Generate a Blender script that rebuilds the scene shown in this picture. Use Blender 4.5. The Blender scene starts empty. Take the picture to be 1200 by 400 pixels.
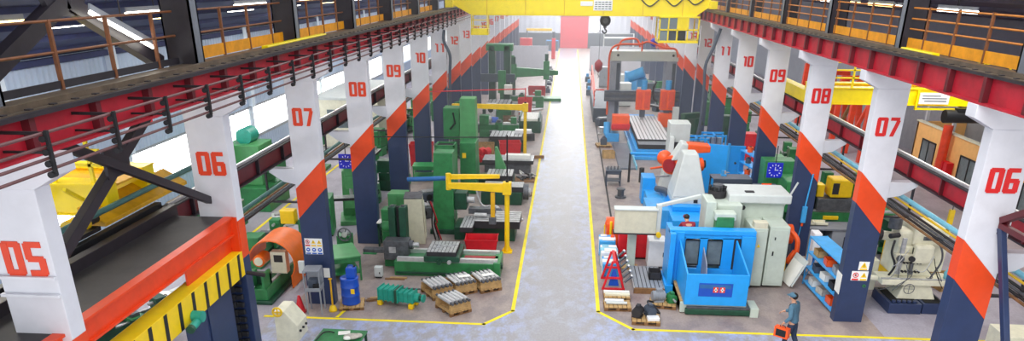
import bpy, math, random
from mathutils import Vector, Matrix
random.seed(7)
SC = bpy.context.scene
COL = SC.collection
PI = math.pi

# ------------------------------------------------------------------ materials
def lin(c):
    c = c / 255.0
    return c / 12.92 if c <= 0.04045 else ((c + 0.055) / 1.055) ** 2.4
def rgb(c): return (lin(c[0]), lin(c[1]), lin(c[2]), 1.0)
MATS = {}
def mat(name, c, rough=0.5, metal=0.0, var=0.10, scale=3.0, emit=None, spec=0.5, dark=None):
    m = bpy.data.materials.new(name); m.use_nodes = True
    nt = m.node_tree; b = nt.nodes['Principled BSDF']
    b.inputs['Roughness'].default_value = rough
    b.inputs['Metallic'].default_value = metal
    b.inputs['Specular IOR Level'].default_value = spec
    if emit:
        b.inputs['Base Color'].default_value = rgb(c)
        b.inputs['Emission Color'].default_value = rgb(c)
        b.inputs['Emission Strength'].default_value = emit
    else:
        tc = nt.nodes.new('ShaderNodeTexCoord')
        nz = nt.nodes.new('ShaderNodeTexNoise'); nz.inputs['Scale'].default_value = scale
        nz.inputs['Detail'].default_value = 6.0; nz.inputs['Roughness'].default_value = 0.65
        rp = nt.nodes.new('ShaderNodeValToRGB')
        rp.color_ramp.elements[0].position = 0.30; rp.color_ramp.elements[1].position = 0.62
        k = 1 - var
        rp.color_ramp.elements[0].color = rgb(dark) if dark else rgb([x * k for x in c])
        rp.color_ramp.elements[1].color = rgb(c)
        nt.links.new(tc.outputs['Object'], nz.inputs['Vector'])
        nt.links.new(nz.outputs['Fac'], rp.inputs['Fac'])
        nt.links.new(rp.outputs['Color'], b.inputs['Base Color'])
    MATS[name] = m
    return m
mat('white_paint', (226, 226, 233), .42, var=.05, scale=1.2)
mat('orange_band', (236, 74, 20), .40, var=.05)
mat('navy_paint', (42, 57, 94), .38, var=.10)
mat('number_orange', (232, 66, 26), .5, var=.04)
mat('number_red', (222, 24, 24), .5, var=.04)
mat('girder_red', (188, 26, 48), .5, var=.20, scale=1.5)
mat('girder_maroon', (104, 22, 34), .5, var=.25, scale=1.5)
mat('dark_steel', (44, 38, 46), .5, var=.25)
mat('black_deck', (62, 58, 60), .62, var=.25, scale=1.6)
mat('rail_steel', (112, 96, 80), .45, .3, var=.35, scale=3)
mat('bar_brown', (112, 72, 72), .5, var=.2)
mat('post_brown', (132, 78, 42), .55, var=.25)
mat('toe_orange', (240, 158, 16), .5, var=.14)
mat('rail_orange', (206, 124, 34), .5, var=.2)
mat('crane_yellow', (255, 228, 0), .35, var=.05)
mat('jib_yellow', (246, 202, 14), .40, var=.08)
mat('hood_yellow', (226, 170, 10), .5, var=.15)
mat('stripe_yellow', (250, 210, 8), .42, var=.06)
mat('lane_yellow', (250, 226, 20), .6, var=.10, scale=1.5)
mat('black', (26, 26, 30), .5, var=.2)
mat('rubber', (34, 34, 38), .75, var=.2)
mat('hole', (14, 15, 18), .8, var=.1)
mat('green', (50, 132, 76), .42, var=.22, scale=2.5)
mat('green_light', (84, 158, 98), .42, var=.14, scale=2)
mat('green_dark', (26, 78, 56), .45, var=.3, scale=3)
mat('green_bright', (34, 150, 76), .45, var=.12)
mat('teal', (34, 160, 140), .4, var=.15)
mat('teal_pipe', (70, 120, 116), .45, var=.15)
mat('cyan_pipe', (120, 196, 222), .4, var=.1)
mat('cnc_blue', (34, 160, 240), .35, var=.05)
mat('light_blue', (62, 164, 230), .4, var=.1)
mat('deep_blue', (20, 80, 190), .35, var=.08)
mat('drum_blue', (20, 78, 186), .32, var=.06)
mat('arm_blue', (42, 104, 168), .4, var=.12)
mat('machine_orange', (248, 92, 30), .4, var=.08)
mat('guard_orange', (238, 110, 26), .4, var=.08)
mat('beam_orange', (234, 68, 16), .42, var=.07)
mat('beige', (214, 208, 184), .45, var=.08)
mat('cream', (232, 228, 204), .42, var=.08, scale=4)
mat('pale_grey', (205, 210, 208), .42, var=.05)
mat('pale_green_grey', (196, 206, 194), .42, var=.06)
mat('grey', (146, 150, 158), .45, var=.08)
mat('mid_grey', (112, 116, 126), .5, var=.1)
mat('gantry_grey', (150, 156, 172), .5, var=.08)
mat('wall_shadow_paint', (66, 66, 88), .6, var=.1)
mat('slate', (70, 80, 96), .5, var=.12)
mat('partition_grey', (196, 196, 204), .6, var=.05)
mat('steel', (196, 196, 198), .36, .35, var=.22, scale=6)
mat('bright_steel', (226, 226, 228), .28, .6, var=.08, scale=8)
mat('cast_iron', (104, 106, 112), .45, .4, var=.3, scale=6)
mat('slot_dark', (46, 44, 48), .7, var=.2)
mat('wood', (196, 158, 104), .7, var=.22, scale=5)
mat('wood_dark', (140, 100, 62), .75, var=.25, scale=5)
mat('red', (220, 24, 40), .42, var=.10)
mat('red_dark', (160, 18, 34), .45, var=.12)
mat('truss_orange', (232, 74, 44), .45, var=.1)
mat('peach', (250, 190, 118), .65, var=.05)
mat('door_pink', (226, 52, 74), .6, var=.06, scale=.8)
mat('sign_white', (240, 240, 240), .5, var=.02)
mat('sign_yellow', (250, 205, 20), .5, var=.02)
mat('sign_blue', (24, 92, 190), .5, var=.02)
mat('paper', (238, 236, 230), .7, var=.04)
mat('cloth', (196, 188, 178), .85, var=.2, scale=9)
mat('plastic_white', (232, 232, 236), .4, var=.05)
mat('clock_blue', (24, 36, 205), .4, var=.1)
mat('skin', (206, 152, 122), .55, var=.06)
mat('hair', (30, 24, 22), .6, var=.2)
mat('jacket_blue', (78, 116, 138), .8, var=.12, scale=8)
mat('trouser_dark', (38, 52, 76), .8, var=.15, scale=8)
mat('shirt_red', (148, 30, 52), .75, var=.15, scale=8)
mat('boot', (30, 26, 26), .6, var=.2)
mat('corr_white', (206, 218, 232), .6, var=.04)
mat('lamp', (255, 250, 236), emit=9.0)
mat('lamp_warm', (255, 226, 150), emit=6.0)
mat('window_glow', (250, 252, 255), emit=4.5)
mat('roof_sheet', (34, 44, 92), .7, var=.2)
mat('roof_violet', (64, 56, 84), .7, var=.2)

def glass_mat():
    m = bpy.data.materials.new('tinted_glass'); m.use_nodes = True
    b = m.node_tree.nodes['Principled BSDF']
    b.inputs['Base Color'].default_value = rgb((150, 166, 172)); b.inputs['Roughness'].default_value = .08
    b.inputs['Transmission Weight'].default_value = .55; b.inputs['IOR'].default_value = 1.3
    MATS['glass'] = m
glass_mat()
def dark_glass():
    m = mat('dark_glass', (112, 124, 128), .12, var=.15)
dark_glass()

def corrugated(name, c, axis, pitch):
    """wave bump across one axis"""
    m = bpy.data.materials.new(name); m.use_nodes = True
    nt = m.node_tree; b = nt.nodes['Principled BSDF']; b.inputs['Roughness'].default_value = .55
    tc = nt.nodes.new('ShaderNodeTexCoord')
    wv = nt.nodes.new('ShaderNodeTexWave'); wv.wave_type = 'BANDS'; wv.bands_direction = axis
    wv.inputs['Scale'].default_value = 2 * PI / pitch / 20.0
    bp = nt.nodes.new('ShaderNodeBump'); bp.inputs['Strength'].default_value = .8; bp.inputs['Distance'].default_value = .05
    nz = nt.nodes.new('ShaderNodeTexNoise'); nz.inputs['Scale'].default_value = .6
    rp = nt.nodes.new('ShaderNodeValToRGB')
    rp.color_ramp.elements[0].color = rgb([x * .88 for x in c]); rp.color_ramp.elements[1].color = rgb(c)
    L = nt.links.new
    L(tc.outputs['Object'], wv.inputs['Vector']); L(tc.outputs['Object'], nz.inputs['Vector'])
    L(wv.outputs['Fac'], bp.inputs['Height']); L(bp.outputs['Normal'], b.inputs['Normal'])
    L(nz.outputs['Fac'], rp.inputs['Fac']); L(rp.outputs['Color'], b.inputs['Base Color'])
    MATS[name] = m
corrugated('siding', (176, 194, 220), 'Y', .28)
corrugated('end_siding', (222, 226, 238), 'X', .9)

def floor_mat(name, base, tint, stain, s_big, rough, patch=.5, edge=None):
    """worn concrete: base with worn paint patches and darker stains"""
    m = bpy.data.materials.new(name); m.use_nodes = True
    nt = m.node_tree; b = nt.nodes['Principled BSDF']; L = nt.links.new
    tc = nt.nodes.new('ShaderNodeTexCoord')
    mp = nt.nodes.new('ShaderNodeMapping'); L(tc.outputs['Object'], mp.inputs['Vector'])
    def noise(sc, det, lo, hi, vec=mp):
        n = nt.nodes.new('ShaderNodeTexNoise'); n.inputs['Scale'].default_value = sc; n.inputs['Detail'].default_value = det
        n.inputs['Roughness'].default_value = .62
        r = nt.nodes.new('ShaderNodeMapRange'); r.inputs['From Min'].default_value = lo; r.inputs['From Max'].default_value = hi
        L(vec.outputs[0], n.inputs['Vector']); L(n.outputs['Fac'], r.inputs['Value']); return r.outputs['Result']
    def mix(f, a, c):
        x = nt.nodes.new('ShaderNodeMix'); x.data_type = 'RGBA'
        L(f, x.inputs['Factor'])
        for sock, v in ((x.inputs['A'], a), (x.inputs['B'], c)):
            if isinstance(v, tuple): sock.default_value = v
            else: L(v, sock)
        return x.outputs['Result']
    mp.inputs['Scale'].default_value = (1.25, .7, 1)
    c1 = mix(noise(s_big, 10, patch - .05, patch + .09), rgb(base), rgb(tint))
    c2 = mix(noise(.35, 6, .54, .74), c1, rgb(stain))
    if edge:      # paint survives towards the lane lines, worn away along the middle where trucks drive
        sx = nt.nodes.new('ShaderNodeSeparateXYZ'); L(tc.outputs['Object'], sx.inputs[0])
        ab = nt.nodes.new('ShaderNodeMath'); ab.operation = 'SUBTRACT'; ab.inputs[1].default_value = -.17; L(sx.outputs['X'], ab.inputs[0])
        a2 = nt.nodes.new('ShaderNodeMath'); a2.operation = 'ABSOLUTE'; L(ab.outputs[0], a2.inputs[0])
        mr = nt.nodes.new('ShaderNodeMapRange'); mr.inputs['From Min'].default_value = .35; mr.inputs['From Max'].default_value = 1.5; L(a2.outputs[0], mr.inputs['Value'])
        mm = nt.nodes.new('ShaderNodeMath'); mm.operation = 'MULTIPLY'; L(mr.outputs['Result'], mm.inputs[0]); L(noise(2.3, 9, .44, .60), mm.inputs[1])
        c2 = mix(mm.outputs[0], c2, rgb(edge))
    fine = noise(14, 4, .3, .75)
    c3n = nt.nodes.new('ShaderNodeMix'); c3n.data_type = 'RGBA'; c3n.blend_type = 'MULTIPLY'
    c3n.inputs['Factor'].default_value = .22
    L(c2, c3n.inputs['A']); L(fine, c3n.inputs['B'])
    L(c3n.outputs['Result'], b.inputs['Base Color'])
    b.inputs['Roughness'].default_value = rough
    MATS[name] = m
floor_mat('concrete', (170, 154, 148), (148, 135, 134), (124, 96, 98), 1.3, .5)
floor_mat('concrete_bay', (176, 170, 182), (160, 154, 166), (140, 130, 140), .6, .5)
floor_mat('aisle_paint', (160, 156, 160), (170, 172, 186), (146, 142, 146), 1.4, .36, patch=.56, edge=(172, 180, 214))

# ------------------------------------------------------------------ mesh builder
class MB:
    def __init__(s): s.v = []; s.f = []; s.m = []; s.sm = []; s.slots = []
    def _mi(s, m):
        if m not in s.slots: s.slots.append(m)
        return s.slots.index(m)
    def add(s, vs, fs, m, smooth=False):
        o = len(s.v); k = s._mi(m)
        s.v += [Vector(p) for p in vs]
        for f in fs:
            s.f.append([o + i for i in f]); s.m.append(k); s.sm.append(smooth)
        return s
    def box(s, x0, x1, y0, y1, z0, z1, m):
        vs = [(x, y, z) for z in (z0, z1) for y in (y0, y1) for x in (x0, x1)]
        return s.add(vs, [(0, 2, 3, 1), (4, 5, 7, 6), (0, 1, 5, 4), (2, 6, 7, 3), (0, 4, 6, 2), (1, 3, 7, 5)], m)
    def cb(s, c, d, m, rz=0, rx=0, ry=0):
        R = Matrix.Rotation(rz, 3, 'Z') @ Matrix.Rotation(ry, 3, 'Y') @ Matrix.Rotation(rx, 3, 'X')
        vs = [Vector(c) + R @ Vector((x * d[0] / 2, y * d[1] / 2, z * d[2] / 2)) for z in (-1, 1) for y in (-1, 1) for x in (-1, 1)]
        return s.add(vs, [(0, 2, 3, 1), (4, 5, 7, 6), (0, 1, 5, 4), (2, 6, 7, 3), (0, 4, 6, 2), (1, 3, 7, 5)], m)
    def frus(s, x0, x1, y0, y1, z0, X0, X1, Y0, Y1, z1, m):
        vs = [(x0, y0, z0), (x1, y0, z0), (x0, y1, z0), (x1, y1, z0), (X0, Y0, z1), (X1, Y0, z1), (X0, Y1, z1), (X1, Y1, z1)]
        return s.add(vs, [(0, 2, 3, 1), (4, 5, 7, 6), (0, 1, 5, 4), (2, 6, 7, 3), (0, 4, 6, 2), (1, 3, 7, 5)], m)
    def prism(s, poly, e, m):
        n = len(poly); e = Vector(e); P = [Vector(p) for p in poly]
        nrm = sum(((P[i] - P[0]).cross(P[i + 1] - P[0]) for i in range(1, n - 1)), Vector())
        if nrm.dot(e) > 0: P.reverse()
        vs = P + [p + e for p in P]
        fs = [tuple(range(n)), tuple(range(2 * n - 1, n - 1, -1))] + [(i, i + n, (i + 1) % n + n, (i + 1) % n) for i in range(n)]
        return s.add(vs, fs, m)
    def cyl(s, p0, p1, r, m, r1=None, n=16, caps=True):
        p0 = Vector(p0); p1 = Vector(p1); r1 = r if r1 is None else r1
        d = (p1 - p0).normalized(); a = d.orthogonal().normalized(); b = d.cross(a)
        ring = lambda c, q: [c + (a * math.cos(2 * PI * i / n) + b * math.sin(2 * PI * i / n)) * q for i in range(n)]
        s.add(ring(p0, r) + ring(p1, r1), [(i, (i + 1) % n, (i + 1) % n + n, i + n) for i in range(n)], m, True)
        if caps:
            s.add(ring(p0, r), [tuple(range(n - 1, -1, -1))], m); s.add(ring(p1, r1), [tuple(range(n))], m)
        return s
    def tube(s, pts, r, m, n=8):
        P = [Vector(p) for p in pts]; rings = []
        up = Vector((0.13, 0.27, 0.95)).normalized()
        for i, p in enumerate(P):
            d = (P[min(i + 1, len(P) - 1)] - P[max(i - 1, 0)]).normalized()
            a = d.cross(up)
            if a.length < 1e-3: a = d.orthogonal()
            a.normalize(); b = d.cross(a)
            rings += [p + (a * math.cos(2 * PI * k / n) + b * math.sin(2 * PI * k / n)) * r for k in range(n)]
        fs = [(i * n + k, i * n + (k + 1) % n, (i + 1) * n + (k + 1) % n, (i + 1) * n + k) for i in range(len(P) - 1) for k in range(n)]
        s.add(rings, fs, m, True)
        s.add(rings[:n], [tuple(range(n))], m); s.add(rings[-n:], [tuple(range(n - 1, -1, -1))], m)
        return s
    def lathe(s, c, prof, m, n=20, axis='Z'):
        c = Vector(c); vs = []
        for r, h in prof:
            for i in range(n):
                a = 2 * PI * i / n; x, y = r * math.cos(a), r * math.sin(a)
                vs.append(c + (Vector((x, y, h)) if axis == 'Z' else Vector((h, x, y)) if axis == 'X' else Vector((y, h, x))))
        fs = [(j * n + i, j * n + (i + 1) % n, (j + 1) * n + (i + 1) % n, (j + 1) * n + i) for j in range(len(prof) - 1) for i in range(n)]
        fs += [tuple(range(n - 1, -1, -1)), tuple((len(prof) - 1) * n + i for i in range(n))]
        return s.add(vs, fs, m, True)
    def ball(s, c, r, m, n=16, k=9):
        rr = r if isinstance(r, tuple) else (r, r, r)
        vs = [Vector(c) + Vector((rr[0] * math.sin(PI * j / k) * math.cos(2 * PI * i / n), rr[1] * math.sin(PI * j / k) * math.sin(2 * PI * i / n), -rr[2] * math.cos(PI * j / k))) for j in range(k + 1) for i in range(n)]
        fs = [(j * n + i, j * n + (i + 1) % n, (j + 1) * n + (i + 1) % n, (j + 1) * n + i) for j in range(k) for i in range(n)]
        return s.add(vs, fs, m, True)

def link_mesh(name, mb, parent=None, world=True, bevel=0):
    me = bpy.data.meshes.new(name)
    inv = parent_matrix(parent).inverted() if (parent is not None and world) else Matrix()
    me.from_pydata([inv @ v for v in mb.v], [], mb.f)
    for sl in mb.slots: me.materials.append(MATS[sl])
    me.polygons.foreach_set('material_index', mb.m); me.polygons.foreach_set('use_smooth', mb.sm)
    me.update()
    o = bpy.data.objects.new(name, me); COL.objects.link(o)
    if parent is not None: o.parent = parent
    if bevel:
        b = o.modifiers.new('bevel', 'BEVEL'); b.width = bevel; b.segments = 2; b.limit_method = 'ANGLE'; b.angle_limit = .7
    return o
def parent_matrix(o):
    m = Matrix.Translation(o.location) @ o.rotation_euler.to_matrix().to_4x4() @ Matrix.Diagonal((*o.scale, 1))
    return parent_matrix(o.parent) @ m if o.parent is not None else m
def tag(o, label, cat, group=None, kind=None):
    o['label'] = label; o['category'] = cat
    if group: o['group'] = group
    if kind: o['kind'] = kind
    return o
def thing(name, label, cat, loc, rz=0.0, group=None):
    o = bpy.data.objects.new(name, None); o.empty_display_size = .2; COL.objects.link(o)
    o.location = loc; o.rotation_euler = (0, 0, rz)
    return tag(o, label, cat, group)
def part(name, parent, mb, bevel=0, world=True, label=None):
    o = link_mesh(name, mb, parent, world, bevel)
    if label: o['label'] = label
    return o
def lpart(name, parent, mb, bevel=0, label=None): return part(name, parent, mb, bevel, False, label)
def solo(name, label, cat, mb, loc=(0, 0, 0), rz=0, group=None, bevel=0):
    """a thing that is a single mesh; mb in local coordinates about loc"""
    o = link_mesh(name, mb, None, False, bevel); o.location = loc; o.rotation_euler = (0, 0, rz)
    return tag(o, label, cat, group)
def structure(name, mb, label=None):
    o = link_mesh(name, mb); o['kind'] = 'structure'; o['label'] = label or name.replace('_', ' ') + ' of the factory hall'
    o['category'] = name.split('_')[0]
    return o
def dup(root, loc, rz=None, label=None, group=None):
    r = root.copy(); COL.objects.link(r); r.location = loc
    if rz is not None: r.rotation_euler = (0, 0, rz)
    if label: r['label'] = label
    if group: r['group'] = group
    for ch in list(root.children):
        c = ch.copy(); COL.objects.link(c); c.parent = r
        for g in list(ch.children):
            d = g.copy(); COL.objects.link(d); d.parent = c
    return r
YC = lambda n: 9.436 + 6.0 * (n - 5)

# digits in a bold condensed hand: strokes in a 0.56 x 1 cell
SEG = {'0': 'abcdef', '1': 'bc', '2': 'abged', '3': 'abgcd', '4': 'fgbc', '5': 'afgcd', '6': 'afgedc', '7': 'ab7', '8': 'abcdefg', '9': 'abcdfg'}
def digit(mb, ch, x, y, z, h, m, d=.012):
    w = .56 * h; t = .20 * h; u = .17 * h; k = .05 * h
    step = [0]
    def q(x0, x1, z0, z1): step[0] += 1; mb.box(x + x0, x + x1, y - d - .0012 * step[0], y, z + z0, z + z1, m)
    hm = h / 2
    for s in SEG[ch]:
        if s == 'a': q(k, w - k, h - u, h)
        if s == 'd': q(k, w - k, 0, u)
        if s == 'g': q(k, w - k, hm - u / 2, hm + u / 2)
        if s == 'b' and ch not in '7': q(w - t, w, hm if ch in '23' else hm - .02 * h, h - k)
        if s == 'c': q(w - t, w, k, hm + .02 * h)
        if s == 'e': q(0, t, k, hm + .02 * h)
        if s == 'f': q(0, t, hm - .02 * h, h - k)
        if s == '7': mb.prism([(x + w - t, y, z + h - u), (x + w, y, z + h - u), (x + t + .12 * h, y, z), (x + .12 * h, y, z)], (0, -d, 0), m)
    if ch == '1': q(w - t - .12 * h, w - t, h - u, h)
def number(mb, txt, xc, y, zc, h, m):
    pitch = .64 * h; tot = pitch * len(txt) - .08 * h
    for i, ch in enumerate(txt): digit(mb, ch, xc - tot / 2 + i * pitch, y, zc - h / 2, h, m)
# ------------------------------------------------------------------ camera
CAMP = dict(f=866.265, cy=350.986, yaw=-0.07256, pit=0.40812, rol=0.00423, H=9.68742)
def make_camera():
    cyw, syw = math.cos(CAMP['yaw']), math.sin(CAMP['yaw']); cp, sp = math.cos(CAMP['pit']), math.sin(CAMP['pit'])
    fwd = Vector((syw * cp, cyw * cp, -sp)); right = Vector((cyw, -syw, 0)); up = right.cross(fwd)
    c, s = math.cos(CAMP['rol']), math.sin(CAMP['rol'])
    r = c * right + s * up; u = -s * right + c * up
    cd = bpy.data.cameras.new('camera'); co = bpy.data.objects.new('camera', cd); COL.objects.link(co)
    M = Matrix(((r.x, u.x, -fwd.x, 0), (r.y, u.y, -fwd.y, 0), (r.z, u.z, -fwd.z, CAMP['H']), (0, 0, 0, 1)))
    co.matrix_world = M
    cd.sensor_fit = 'HORIZONTAL'; cd.sensor_width = 36; cd.lens = CAMP['f'] / 1200 * 36
    cd.shift_y = (CAMP['cy'] - 200) / 1200
    cd.clip_start = .1; cd.clip_end = 400
    SC.camera = co
make_camera()

# ------------------------------------------------------------------ setting
YE = 121.0
XL, XR = -17.0, 21.5
mb = MB().box(-8.6, 9.6, 0, YE + 1, -.2, 0, 'concrete'); structure('floor_nave', mb)
mb = MB().box(XL - .5, -8.6, 0, YE + 1, -.2, 0, 'concrete_bay'); structure('floor_left', mb)
mb = MB().box(9.6, XR + .5, 0, YE + 1, -.2, 0, 'concrete_bay'); structure('floor_right', mb)
AL, AR, YF = -1.53, 1.18, 20.33
mb = MB().prism([(AL, 21.39, .0), (AL, YE, .0), (AR, YE, .0), (AR, 21.55, .0), (2.19, YF, .0), (14, YF, 0), (14, 8, 0), (-8.9, 8, 0), (-8.9, YF, 0), (-2.34, YF, 0)], (0, 0, .006), 'aisle_paint')
structure('floor_aisle', mb, 'pale painted aisle down the middle of the hall')
def strip(name, pts, w, label):
    mb = MB()
    for (x0, y0), (x1, y1) in zip(pts, pts[1:]):
        d = Vector((x1 - x0, y1 - y0, 0)).normalized(); n = Vector((-d.y, d.x, 0)) * w / 2; e = d * w * .4
        a = Vector((x0, y0, .004)) - e; b = Vector((x1, y1, .004)) + e
        mb.prism([a - n, b - n, b + n, a + n], (0, 0, .008), 'lane_yellow')
    structure(name, mb, label)
strip('trim_1', [(AL, 118), (AL, 21.39), (-2.34, YF), (-9.2, 20.37)], .12, 'yellow line along the left edge of the aisle')
strip('trim_2', [(AR, 118), (AR, 21.55), (2.19, YF), (14, 20.39)], .12, 'yellow line along the right edge of the aisle')
strip('trim_3', [(-12.87, 14), (-12.87, 90)], .12, 'yellow floor line in the left side bay')
strip('trim_4', [(-6.95, 20.5), (-6.75, 21.6)], .10, 'short worn yellow floor mark beside the blue drum')
# floor rail channel beside the right lane
structure('trim_5', MB().box(2.05, 2.13, 22, 76, .0, .012, 'slot_dark'), 'dark cable channel in the floor right of the aisle')

# left outer wall: siding, strip windows with mullions, siding above
mb = MB().box(XL - .25, XL, 2, YE, 0, 1.75, 'siding').box(XL - .25, XL, 2, YE, 3.35, 7.6, 'siding')
structure('wall_left', mb)
n = 0
for y0 in [YC(4) + 6 * i for i in range(0, 12)]:
    n += 1
    mb = MB().box(XL - .14, XL - .10, y0 + .25, y0 + 5.75, 1.75, 3.35, 'window_glow')
    for k in range(4):
        yy = y0 + .25 + 5.5 * k / 3; mb.box(XL - .1, XL + .0, yy - .03, yy + .03, 1.75, 3.35, 'pale_grey')
    mb.box(XL - .1, XL + .04, y0, y0 + 6, 1.68, 1.82, 'grey').box(XL - .1, XL + .02, y0, y0 + 6, 3.3, 3.4, 'grey')
    mb.box(XL - .25, XL + .03, y0 - .22, y0 + .22, 1.75, 3.35, 'corr_white')
    structure('window_%d' % n, mb, 'bright daylight window strip in the left outer wall, bay %d' % n)
n = 0
for y0 in [YC(4) + 6 * i for i in range(0, 12)]:
    n += 1
    structure('trim_%d' % (20 + n), MB().box(XL, XL + .22, y0 - .2, y0 + .2, 3.42, 7.6, 'corr_white'), 'pale pilaster on the left wall, bay %d' % n)
# right outer wall
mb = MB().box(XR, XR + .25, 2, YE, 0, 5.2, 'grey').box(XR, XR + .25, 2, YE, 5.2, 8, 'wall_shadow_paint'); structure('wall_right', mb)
# end wall with its door opening
mb = MB()
mb.box(XL, -1.5, YE, YE + .3, 2.2, 14, 'end_siding').box(2.75, XR, YE, YE + .3, 2.2, 14, 'end_siding').box(-1.5, 2.75, YE, YE + .3, 4.75, 14, 'end_siding')
mb.box(XL, -1.5, YE - .05, YE + .3, 0, 2.2, 'slate').box(2.75, XR, YE - .05, YE + .3, 0, 2.2, 'slate')
structure('wall_back', mb)
mb = MB().box(-1.5, 2.75, YE + .02, YE + .12, 0, 4.75, 'door_pink')
for k in range(12): mb.box(-1.5, 2.75, YE - .0, YE + .02, .4 * k, .4 * k + .34, 'door_pink')
structure('door_1', mb, 'tall red roller door at the far end of the aisle')
structure('trim_6', MB().box(-1.75, 3.0, YE - .25, YE, 4.75, 5.5, 'sign_white'), 'white header box over the red roller door')
# side bay roofs (sloping down outwards) with purlins
def roof(name, xi, zi, xo, zo, m):
    mb = MB().prism([(xi, 0, zi), (xo, 0, zo), (xo, 0, zo + .15), (xi, 0, zi + .15)], (0, YE, 0), m)
    for k in range(1, 8):
        t = k / 8; x = xi + (xo - xi) * t; z = zi + (zo - zi) * t
        mb.box(x - .04, x + .04, 0, YE, z - .12, z + .02, m)
    return structure(name, mb)
structure('trim_7', MB().box(XL, XL + .18, 2, YE, 7.1, 7.3, 'roof_sheet'), 'dark blue eaves beam on the left wall')
roof('roof_left', -8.1, 10.9, XL - .3, 7.2, 'roof_sheet')
roof('roof_right', 9.3, 10.9, XR + .3, 7.9, 'roof_violet')
# upper walls of the nave above the side roofs
structure('wall_clerestory_left', MB().box(-8.3, -8.05, 2, YE, 11.1, 14, 'corr_white'))
structure('wall_clerestory_right', MB().box(9.2, 9.45, 2, YE, 11.1, 14, 'corr_white'))

# ------------------------------------------------------------------ columns
def column(n, side):
    y = YC(n); num = '%02d' % n
    if side < 0: xi, xo = -7.30, -8.17
    else: xi, xo = 8.42, 9.27
    s = 1 if side < 0 else -1            # towards the aisle
    row = 'left' if side < 0 else 'right'
    bare = n > 19
    lab = ('white column %s with an orange slanted band, %s row' % (num, row))
    if n == 5: lab = 'white column 05 standing on the black platform, left row'
    t = thing('numbered_column', lab, 'column', ((xi + xo) / 2, y, 0), 0, 'numbered columns of the %s row' % row)
    D = .34; e = (0, D, 0)
    b0o, b0i, b1o, b1i = 2.88, 3.80, 3.82, 4.69
    part('painted_base', t, MB().prism([(xo, y, 0), (xi, y, 0), (xi, y, b0i), (xo, y, b0o)], e, 'navy_paint'), .012, label='navy blue base')
    part('slanted_band', t, MB().prism([(xo, y, b0o), (xi, y, b0i), (xi, y, b1i), (xo, y, b1o)], e, 'orange_band'), .006, label='orange band')
    part('shaft', t, MB().prism([(xo, y, b1o), (xi, y, b1i), (xi, y, 7.0), (xo, y, 7.0)], e, 'white_paint'), .012)
    part('head', t, MB().prism([(xo, y - .02, 7.0), (xi, y - .02, 7.0), (xi + s * .42, y - .02, 7.22), (xi + s * .42, y - .02, 7.48), (xo, y - .02, 7.48)], (0, D + .06, 0), 'white_paint'), .012)
    if n == 5 and side < 0:
        for z in (5.42, 5.70): part('ledge', t, MB().box(xo - .02, xi + .01, y - .07, y, z - .03, z + .02, 'white_paint'), .008)
    mb = MB(); number(mb, num, (xi + xo) / 2 + .03, y - .001, 5.98, .52, 'number_orange' if side < 0 else 'number_red'); part('number', t, mb, label='bold number ' + num)
    if n < 17:
        ox = xo - s * .78
        mb = MB().prism([(xo, y + .02, 4.42), (ox, y + .02, 4.42), (ox, y + .02, 4.30), (xo - s * .35, y + .02, 4.02), (xo, y + .02, 3.95)], (0, D - .04, 0), 'white_paint')
        part('bracket', t, mb, .01)
    return t
for n in range(5, 23): column(n, -1)
for n in range(6, 23): column(n, 1)

# ------------------------------------------------------------------ crane runway girders
def runway(side):
    xw = -7.22 if side < 0 else 8.17
    s = 1 if side < 0 else -1
    row = 'left' if side < 0 else 'right'
    t = thing('crane_runway_girder', 'long red riveted crane girder on top of the %s column row' % row, 'girder', (xw, 4, 7.5), 0, None)
    Y0, Y1 = 4.0, 119.0
    part('web', t, MB().box(xw - .02, xw + .02, Y0, Y1, 7.52, 8.0, 'girder_red'))
    part('bottom_flange', t, MB().box(xw - .16, xw + .16, Y0, Y1, 7.48, 7.52, 'girder_red'), label='dark red lower flange')
    hw = .22 if side < 0 else .14
    part('top_flange', t, MB().box(xw - hw, xw + hw, Y0, Y1, 8.0, 8.06, 'dark_steel'), label='dark top flange')
    part('rail', t, MB().box(xw - .05, xw + .05, Y0, Y1, 8.06, 8.16, 'rail_steel').box(xw - .14, xw + .14, Y0, Y1, 8.055, 8.075, 'rail_steel'), label='worn steel crane rail')
    yy = YC(5) - 4.5
    while yy < 100:
        part('stiffener', t, MB().box(xw + s * .02, xw + s * .14, yy - .06, yy + .06, 7.52, 8.0, 'girder_maroon'))
        yy += 1.5
    mb = MB(); yy = 5.0
    while yy < 90:
        mb.box(xw - .13, xw + .13, yy - .04, yy + .04, 8.06, 8.09, 'dark_steel'); yy += .5
    part('rail_fixing', t, mb)['kind'] = 'stuff'
runway(-1); runway(1)

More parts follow.
